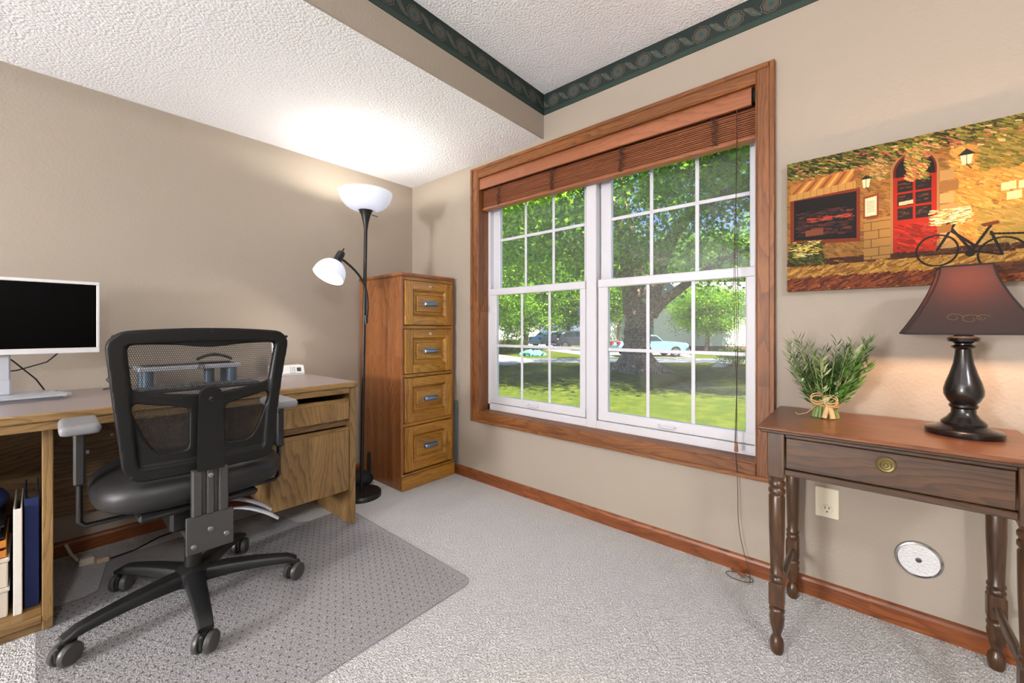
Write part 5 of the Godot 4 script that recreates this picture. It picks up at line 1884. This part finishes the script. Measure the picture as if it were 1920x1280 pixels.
func make_leaves() -> void:
	leaf_mat = mat("leaf", Color.WHITE, 0.5, 0.0, 0.35)
	leaf_mat.vertex_color_use_as_albedo = true
	leaf_mat.backlight_enabled = true
	leaf_mat.backlight = Color(0.9, 0.9, 0.5)
	var b := MB.new()
	var r := RandomNumberGenerator.new()
	r.seed = 3
	for k in 16:
		var p := Vector3(r.randfn(), r.randfn() * 0.7, r.randfn()) * 0.45
		var d := Vector3(r.randfn(), r.randfn() * 0.5 - 0.3, r.randfn()).normalized()
		var w := d.cross(Vector3(r.randfn(), r.randfn() + 1.5, r.randfn())).normalized()
		var nn := w.cross(d).normalized()
		if nn.y < 0.0: nn = -nn
		var s := r.randf_range(0.2, 0.34)
		# three-lobed blade
		var tip := p + d * s
		var l1 := p + d * s * 0.45 + w * s * 0.5
		var l2 := p + d * s * 0.45 - w * s * 0.5
		var m1 := p + d * s * 0.5 + w * s * 0.17
		var m2 := p + d * s * 0.5 - w * s * 0.17
		b.tri(p, m1, l1, nn, nn, nn)
		b.tri(p, m2, l2, nn, nn, nn)
		b.tri(p, m1, m2, nn, nn, nn)
		b.tri(m1, tip, m2, nn, nn, nn)
	leaf_mesh = b.mesh()
	leaf_mesh.surface_set_material(0, leaf_mat)

# clumps of leaves scattered through ellipsoids [centre, radii]
func foliage(o: Node3D, crowns: Array, clumps: int, each: int, spread: float, size: float, sd: int, tone := 1.0) -> void:
	var r := RandomNumberGenerator.new()
	r.seed = sd
	var where := []
	var cols := PackedColorArray()
	for k in clumps:
		var cr: Array = crowns[k % crowns.size()]
		var dir := Vector3(r.randfn(), r.randfn(), r.randfn()).normalized()
		var c: Vector3 = cr[0] + dir * cr[1] * pow(r.randf(), 0.45)
		var shade := r.randf_range(0.75, 1.2)
		for i in each:
			var p := c + Vector3(r.randfn(), r.randfn() * 0.6, r.randfn()) * spread
			if p.y < 0.3: continue
			var t := Transform3D(Basis.from_euler(Vector3(r.randf_range(-0.6, 0.6), r.randf() * TAU, r.randf_range(-0.6, 0.6))).scaled(Vector3.ONE * size * r.randf_range(0.75, 1.3)), p)
			where.append(t)
			var g := r.randf()
			var col := Color(0.085, 0.26, 0.012).lerp(Color(0.36, 0.6, 0.035), g * g) * shade * tone
			cols.append(Color(col.r, col.g, col.b, 1.0))
	var mm := MultiMesh.new()
	mm.transform_format = MultiMesh.TRANSFORM_3D
	mm.use_colors = true
	mm.mesh = leaf_mesh
	mm.instance_count = where.size()
	for i in where.size():
		mm.set_instance_transform(i, where[i])
		mm.set_instance_color(i, cols[i])
	var f := MultiMeshInstance3D.new()
	f.name = "foliage"
	f.multimesh = mm
	o.add_child(f, true)
	f.set_meta("kind", "stuff")

var bark: StandardMaterial3D

func limb(o: Node3D, called: String, pts: Array, rad: Array) -> void:
	var b := MB.new()
	# finer steps so that the bark can wander
	var fine := []
	var rr := []
	for i in pts.size() - 1:
		for k in 5:
			var f := k / 5.0
			var p0: Vector3 = pts[maxi(i - 1, 0)]
			var p3: Vector3 = pts[mini(i + 2, pts.size() - 1)]
			fine.append(pts[i].cubic_interpolate(pts[i + 1], p0, p3, f))
			rr.append(lerpf(rad[i], rad[i + 1], f) * (1.0 + 0.06 * sin(i * 7.0 + k * 2.3)))
	fine.append(pts[-1])
	rr.append(rad[-1])
	b.tube(fine, rr, 14)
	part(o, called, b, bark, true)

func small_tree(called: String, label: String, px: float, depth: float, hgt: float, rx: float, ry: float, clumps: int, sd: int, size := 0.55, lean := 0.0, group := "trees across the street", tone := 1.0) -> void:
	var at := ground_at(px, depth, GY)
	var o := thing(called, at, label, "tree", group)
	var top := Vector3(lean, hgt, 0)
	limb(o, "trunk", [Vector3(0, -0.1, 0), Vector3(lean * 0.3, hgt * 0.35, 0.1), top * 0.75, top], [0.2 * rx / 3.0, 0.15 * rx / 3.0, 0.1 * rx / 3.0, 0.04])
	for k in 3:
		var a := k * 2.1 + sd
		limb(o, "branch", [top * (0.4 + 0.1 * k), top * (0.6 + 0.08 * k) + Vector3(cos(a), 0.3, sin(a)) * rx * 0.35, top * (0.8 + 0.05 * k) + Vector3(cos(a), 0.5, sin(a)) * rx * 0.6], [0.08, 0.05, 0.02])
	foliage(o, [[top, Vector3(rx, ry, rx)]], clumps, 16, rx * 0.14, size, sd, tone)

func car(at: Vector3, turn: float, called: String, label: String, paint: Color, body: Array, cabin: Array, glass: Array, wheels: Array, wr: float, rear_lights: bool) -> void:
	var o := thing(called, at, label, "car", "")
	facing(o, turn)
	var pm := mat(called + "_paint", paint, 0.25, 0.1)
	pm.clearcoat_enabled = true
	pm.clearcoat = 0.8
	var hw := 0.85
	for q in [[body, hw, "body"], [cabin, hw - 0.14, "cabin"]]:
		var rings := []
		var mid := Vector2.ZERO
		for p in q[0]:
			mid += Vector2(p[0], p[1])
		mid /= q[0].size()
		for st in [[-1.0, 0.9], [-0.93, 0.985], [-0.8, 1.0], [0.8, 1.0], [0.93, 0.985], [1.0, 0.9]]:
			var ring := PackedVector3Array()
			for p in q[0]:
				var v: Vector2 = mid + (Vector2(p[0], p[1]) - mid) * st[1]
				ring.append(Vector3(v.x, v.y, st[0] * q[1]))
			rings.append(ring)
		var b := MB.new()
		b.loft(rings)
		part(o, q[2], b, pm, true)
	var gm := mat("car_glass", c8(40, 50, 56), 0.08)
	for g in glass:
		var poly := PackedVector2Array()
		for p in g:
			poly.append(Vector2(p[0], p[1]))
		for s in [-1.0, 1.0]:
			var b := MB.new()
			b.prism(poly, s * (hw - 0.15), s * (hw - 0.125))
			part(o, "side_window", b, gm, true)
	for x in wheels:
		for s in [-1.0, 1.0]:
			var b := MB.new()
			b.xf = Transform3D(Basis(Vector3.RIGHT, PI / 2 * s), Vector3(x, wr, s * (hw - 0.16)))
			b.lathe([Vector2(0, 0), Vector2(wr * 0.9, 0), Vector2(wr, 0.03), Vector2(wr, 0.15), Vector2(wr * 0.92, 0.18), Vector2(wr * 0.64, 0.18)], 24)
			var w := part(o, "wheel", b, M.dark, true)
			b = MB.new()
			b.xf = Transform3D(Basis(Vector3.RIGHT, PI / 2 * s), Vector3(x, wr, s * (hw - 0.16)))
			b.lathe([Vector2(wr * 0.64, 0.18), Vector2(wr * 0.55, 0.165), Vector2(wr * 0.3, 0.18), Vector2(0.0, 0.185)], 20)
			part(w, "hubcap", b, M.screw, true)
	var x_end := 1e9
	var x_far := -1e9
	for p in body:
		x_end = minf(x_end, p[0])
		x_far = maxf(x_far, p[0])
	var red := mat("tail_light_red", c8(190, 24, 28), 0.25)
	for s in [-1.0, 1.0]:
		pbox(o, "tail_light", Vector3(x_end - 0.015, 0.72, s * 0.62 - 0.14), Vector3(x_end + 0.16, 0.88, s * 0.62 + 0.14), red, 0.02, 0, true)
		pbox(o, "head_light", Vector3(x_far - 0.12, 0.56, s * 0.62 - 0.11), Vector3(x_far + 0.012, 0.74, s * 0.62 + 0.11), M.silver, 0.03, 0, true)
		pbox(o, "bumper", Vector3((x_end if s < 0 else x_far) - 0.05, 0.34, -0.8), Vector3((x_end if s < 0 else x_far) + 0.05, 0.46, 0.8), M.screw if rear_lights else M.silver, 0.03, 2, true)

func house(at: Vector3, turn: float, label: String, w: float, h: float, d: float, boards: bool, wins: Array) -> void:
	var o := thing("house", at, label, "house", "")
	facing(o, turn)
	var siding := mat("white_siding", c8(214, 216, 206), 0.6)
	var found := mat("brown_foundation", c8(112, 88, 70), 0.9)
	var roof := mat("grey_shingles", c8(120, 122, 128), 0.9)
	pbox(o, "foundation", Vector3(-w / 2, 0, -d), Vector3(w / 2, 0.45, 0.02), found, 0.0, 0, true)
	pbox(o, "wall", Vector3(-w / 2, 0.45, -d), Vector3(w / 2, h, 0), siding, 0.0, 0, true)
	if boards:
		var n := int((h - 0.45) / 0.13)
		for k in n:
			var b := MB.new()
			b.xf = Transform3D(Basis(Vector3.RIGHT, -0.12), Vector3(0, 0.45 + 0.13 * k, 0.012))
			b.box(Vector3(-w / 2 + 0.1, 0, 0), Vector3(w / 2 - 0.1, 0.134, 0.014), 0.0)
			part(o, "siding_board", b, siding, true)
		for s in [-1.0, 1.0]:
			pbox(o, "corner_board", Vector3(s * (w / 2 - 0.06) - 0.07, 0.45, -0.02), Vector3(s * (w / 2 - 0.06) + 0.07, h, 0.05), siding, 0.0, 1, true)
	var b := MB.new()
	b.xf = Transform3D(Basis(Vector3(0, 0, 1), Vector3.UP, Vector3(-1, 0, 0)), Vector3(0, h, 0))
	b.prism(PackedVector2Array([Vector2(0.45, -0.1), Vector2(0.45, 0.0), Vector2(-d / 2, d * 0.28), Vector2(-d - 0.45, 0.0), Vector2(-d - 0.45, -0.1)]), -w / 2 - 0.3, w / 2 + 0.3)
	part(o, "roof", b, roof, true)
	for q in wins:
		var f := pbox(o, "window", Vector3(q[0] - 0.08, q[1] - 0.08, 0.0), Vector3(q[0] + q[2] + 0.08, q[1] + q[3] + 0.08, 0.06), M.vinyl, 0.0, 0, true)
		pbox(f, "pane", Vector3(q[0], q[1], 0.06), Vector3(q[0] + q[2], q[1] + q[3], 0.066), mat("dark_window_glass", c8(52, 60, 66), 0.1), 0.0, 0, true)

func strip(called: String, pts: Array, y: float, m: Material, label: String, cat: String) -> void:
	var poly := PackedVector2Array()
	for p in pts:
		var g := ground_at(p[0], p[1])
		poly.append(Vector2(g.x, g.z))
	var b := MB.new()
	b.xf = Transform3D(Basis(Vector3.RIGHT, Vector3(0, 0, 1), Vector3.DOWN), Vector3(0, y, 0))
	b.prism(poly, 0.0, 0.05)
	var o := part(self, called, b, m)
	tag(o, label, "", "", "structure")

func build_outdoors() -> void:
	make_leaves()
	bark = mat("bark", Color.WHITE, 0.95, 0.0, 0.1)
	var b1 := noise(61, 0.05, 3)
	var bt := Image.create(128, 256, false, Image.FORMAT_RGB8)
	for y in 256:
		for x in 128:
			var q := 0.5 + 0.6 * b1.get_noise_2d(x * 2.2, y * 0.5)
			bt.set_pixel(x, y, c8(84, 68, 56).lerp(c8(186, 166, 146), clampf(q, 0, 1)))
	bark.albedo_texture = tex(bt)
	bark.uv1_scale = Vector3(0.9, 1.1, 1)
	relief(bark, grey_image(128, 256, func(x, y): return 0.5 + 0.6 * b1.get_noise_2d(x * 2.2, y * 0.5)), 3.0)
	# lawn: blades in several greens with worn yellow patches
	var l1 := noise(71, 0.012, 3)
	var l2 := noise(72, 0.25, 2)
	var lt := Image.create(512, 512, false, Image.FORMAT_RGB8)
	for y in 512:
		for x in 512:
			var q := clampf(0.5 + 0.8 * l1.get_noise_2d(x, y), 0, 1)
			var f := clampf(0.5 + 0.9 * l2.get_noise_2d(x, y), 0, 1)
			lt.set_pixel(x, y, c8(46, 64, 20).lerp(c8(88, 104, 34), f).lerp(c8(118, 116, 50), q * q * 0.55))
	var lawn := mat("lawn_grass", Color.WHITE, 0.95, 0.0, 0.1)
	lawn.albedo_texture = tex(lt)
	lawn.uv1_triplanar = true
	lawn.uv1_world_triplanar = true
	lawn.uv1_scale = Vector3.ONE * 0.3
	relief(lawn, grey_image(256, 256, func(x, y): return 0.5 + 0.5 * l2.get_noise_2d(x * 2.0, y * 2.0)), 4.0)
	var gb := MB.new()
	gb.box(Vector3(WX + 0.17, GY - 0.3, -110), Vector3(140, GY, 90), 0.0)
	var lo := part(self, "lawn", gb, lawn)
	tag(lo, "green lawn outside the window", "", "", "structure")
	var asphalt := mat("asphalt", c8(112, 116, 124), 0.9)
	var concrete := mat("concrete", c8(148, 146, 142), 0.9)
	strip("street", [[-600, 20.0], [2600, 20.0], [2600, 22.8], [-600, 22.8]], GY + 0.012, asphalt, "grey asphalt street beyond the lawn", "street")
	strip("driveway", [[700, 18.6], [960, 18.7], [1003, 20.6], [985, 22.9], [940, 26.0], [860, 30.0], [700, 30.0]], GY + 0.02, concrete, "pale concrete driveway apron beside the street", "driveway")
	strip("parking_pad", [[1120, 24.0], [1300, 23.6], [1290, 27.0], [1130, 34.0], [1000, 46.0], [930, 46.0]], GY + 0.016, concrete, "pale concrete pad under the parked cars", "driveway")
	strip("footpath", [[1332, 17.6], [1356, 17.4], [1380, 20.2], [1350, 20.2]], GY + 0.024, concrete, "pale concrete footpath crossing the lawn edge", "path")
	# the big maple
	var mb := ground_at(1193, 16.1, GY)
	var o := thing("maple_tree", mb, "large forked maple tree with broad trunk on the lawn", "tree")
	facing(o)
	var k := 16.1 / 773.5
	var pt := func(px: float, py: float, dz := 0.0) -> Vector3:
		return Vector3((px - 1193.0) * k, 1.025 - (py - 617.0) * k - GY, dz)
	limb(o, "trunk", [pt.call(1193, 702), pt.call(1193, 690), pt.call(1193, 672), pt.call(1194, 640), pt.call(1196, 606), pt.call(1200, 585)], [1.0, 0.78, 0.6, 0.5, 0.5, 0.46])
	for a in 7:
		var an := a * 0.9 + 0.3
		limb(o, "root", [Vector3(cos(an) * 0.35, 0.55, sin(an) * 0.35), Vector3(cos(an) * 0.75, 0.14, sin(an) * 0.75), Vector3(cos(an) * 1.35, -0.05, sin(an) * 1.35)], [0.28, 0.2, 0.07])
	limb(o, "branch", [pt.call(1192, 600), pt.call(1184, 570), pt.call(1176, 535, 0.2), pt.call(1166, 490, 0.5), pt.call(1150, 430, 0.9), pt.call(1120, 360, 1.3)], [0.4, 0.33, 0.27, 0.22, 0.15, 0.08])
	limb(o, "branch", [pt.call(1202, 600), pt.call(1214, 570), pt.call(1231, 530, -0.2), pt.call(1245, 485, -0.2), pt.call(1258, 445, 0.2), pt.call(1285, 405, 0.8), pt.call(1335, 380, 1.4), pt.call(1400, 372, 2.0)], [0.42, 0.38, 0.35, 0.29, 0.25, 0.21, 0.16, 0.1])
	limb(o, "branch", [pt.call(1222, 590), pt.call(1240, 568), pt.call(1266, 545, 0.3), pt.call(1296, 520, 0.6), pt.call(1340, 490, 1.1), pt.call(1400, 470, 1.4)], [0.24, 0.2, 0.17, 0.15, 0.1, 0.05])
	limb(o, "branch", [pt.call(1196, 590), pt.call(1204, 540, -0.5), pt.call(1208, 480, -0.9), pt.call(1200, 400, -1.4), pt.call(1190, 300, -2.0)], [0.34, 0.27, 0.21, 0.15, 0.07])
	limb(o, "branch", [pt.call(1176, 535, 0.2), pt.call(1130, 500, 0.5), pt.call(1060, 470, 0.9), pt.call(980, 450, 1.0)], [0.17, 0.13, 0.1, 0.04])
	foliage(o, [[Vector3(0.5, 7.2, 1.5), Vector3(6.8, 3.6, 6.4)], [Vector3(-3.5, 5.2, 2.4), Vector3(4.2, 2.4, 4.4)], [Vector3(5.0, 5.6, 2.5), Vector3(4.4, 2.6, 4.6)], [Vector3(2.5, 8.0, 4.5), Vector3(5.6, 2.4, 3.2)], [Vector3(1.0, 6.8, 6.2), Vector3(6.8, 1.7, 3.0)]], 320, 15, 0.58, 0.6, 11)
	# trees across the street
	small_tree("leafy_tree", "leafy green tree beside the pale concrete driveway", 905, 27, 4.6, 3.4, 3.6, 120, 21)
	small_tree("leafy_tree", "dense tree behind the teal sedan across the street", 985, 33, 5.4, 3.4, 4.4, 150, 22, 0.6)
	small_tree("leafy_tree", "tall tree rising behind the dark parked car", 1065, 54, 6.8, 4.6, 5.4, 170, 23, 0.7)
	small_tree("leafy_tree", "broad tree behind the white garage", 1150, 52, 8.0, 6.0, 6.0, 170, 24, 0.8)
	small_tree("leaning_tree", "small leaning tree in front of the white sided house", 1322, 27, 2.9, 2.3, 1.7, 110, 25, 0.42, 0.7)
	small_tree("leafy_tree", "tree standing over the white sided house", 1390, 40, 7.0, 5.0, 4.6, 170, 26, 0.7)
	small_tree("leafy_tree", "tree at the far corner of the white sided house", 1575, 34, 5.6, 4.4, 4.4, 150, 27, 0.6)
	small_tree("leafy_tree", "tall tree behind the blue vintage car", 1255, 38, 6.4, 4.2, 4.6, 150, 28, 0.65)
	small_tree("leafy_tree", "tall tree behind the grey roofed house", 860, 64, 7.0, 6.5, 6.5, 170, 29, 0.8)
	small_tree("leafy_tree", "distant tree between the two white buildings", 1030, 60, 8.0, 6.5, 7.0, 170, 30, 0.9)
	small_tree("leafy_tree", "distant tree behind the leaning tree", 1300, 62, 9.0, 8.0, 7.0, 170, 31, 0.9)
	small_tree("leafy_tree", "thin trunked tree beside the white garage", 1158, 29, 4.6, 2.2, 2.4, 60, 32, 0.5)
	# shrubs
	for q in [[958, 30.0, 1.0, "round dark shrub beside the driveway"], [1376, 18.5, 0.7, "low leafy clump at the end of the footpath"]]:
		var s := thing("shrub", ground_at(q[0], q[1], GY), q[3], "shrub")
		limb(s, "stem", [Vector3(0, -0.05, 0), Vector3(0.02, 0.2, 0), Vector3(0, 0.4, 0.02)], [0.04, 0.03, 0.02])
		foliage(s, [[Vector3(0, 0.42 * q[2], 0), Vector3(1.0, 0.4, 0.7) * q[2]]], 34, 10, 0.16, 0.3, int(q[0]))
	# houses
	house(ground_at(1400, 29.0, GY), 0.06, "white sided house with brown foundation behind the leaning tree", 7.6, 3.4, 7.0, true, [[0.4, 1.5, 0.7, 1.3], [-2.6, 1.5, 0.8, 1.3]])
	house(ground_at(968, 46.0, GY), 0.5, "small white house with grey roof behind the driveway", 6.0, 3.0, 6.0, false, [[-1.5, 1.3, 1.0, 1.1], [0.8, 1.3, 1.0, 1.1]])
	house(ground_at(1165, 40.0, GY), -0.1, "white garage building behind the forked maple", 7.0, 3.2, 6.0, false, [[1.2, 1.4, 0.9, 1.0]])
	# cars
	car(ground_at(1216, 24.6, GY + 0.016), 0.05, "vintage_car", "light blue vintage car parked behind the maple trunk", c8(118, 168, 200),
		[[-2.0, 0.34], [2.02, 0.34], [2.1, 0.6], [2.0, 0.8], [1.5, 0.87], [0.7, 0.9], [-1.3, 0.9], [-1.9, 0.82], [-2.08, 0.6]],
		[[-1.3, 0.86], [0.75, 0.86], [0.25, 1.24], [-0.1, 1.3], [-0.7, 1.28]], [[[-0.95, 0.92], [0.55, 0.92], [0.18, 1.2], [-0.62, 1.22]]], [-1.25, 1.28], 0.32, true)
	car(ground_at(1078, 34.5, GY + 0.016), 0.35, "dark_hatchback", "dark grey hatchback parked on the pale pad", c8(46, 54, 66),
		[[-2.1, 0.3], [2.1, 0.3], [2.15, 0.6], [2.0, 0.8], [1.3, 0.92], [-2.0, 1.0], [-2.15, 0.7]],
		[[-2.0, 0.96], [1.25, 0.9], [0.5, 1.38], [-0.2, 1.48], [-1.3, 1.44]], [[[-1.5, 1.0], [-0.4, 1.0], [-0.4, 1.38], [-1.2, 1.36]], [[-0.3, 1.0], [0.9, 0.98], [0.4, 1.3], [-0.3, 1.38]]], [-1.35, 1.35], 0.33, false)
	car(ground_at(1036, 37.5, GY + 0.016), 0.75, "pale_sedan", "pale teal sedan parked beside the dark hatchback", c8(150, 186, 186),
		[[-2.3, 0.3], [2.2, 0.3], [2.25, 0.6], [2.1, 0.8], [1.3, 0.92], [-1.6, 0.98], [-2.25, 0.94], [-2.35, 0.6]],
		[[-1.7, 0.94], [1.2, 0.9], [0.4, 1.36], [-0.3, 1.44], [-1.0, 1.36]], [[[-1.2, 1.0], [-0.35, 1.0], [-0.35, 1.36], [-0.85, 1.3]], [[-0.25, 1.0], [0.8, 0.98], [0.3, 1.28], [-0.25, 1.36]]], [-1.4, 1.4], 0.32, false)
	# crumpled tarp on the verge
	var ta := thing("teal_tarp", ground_at(1000, 25.3, GY), "crumpled teal tarp heaped on the grass verge", "tarp")
	var tn := noise(91, 1.4, 3)
	var tb := MB.new()
	tb.nets(Vector3(-1.1, -0.1, -0.8), Vector3(1.1, 0.6, 0.8), Vector3.ONE * 0.07, func(p):
		var q: Vector3 = p / Vector3(0.95, 0.36, 0.65)
		return maxf((q.length() - 1.0) * 0.3 + 0.16 * tn.get_noise_3dv(p * 1.6), -p.y - 0.03))
	part(ta, "sheet", tb, mat("teal_sheet", c8(90, 176, 160), 0.5), true)
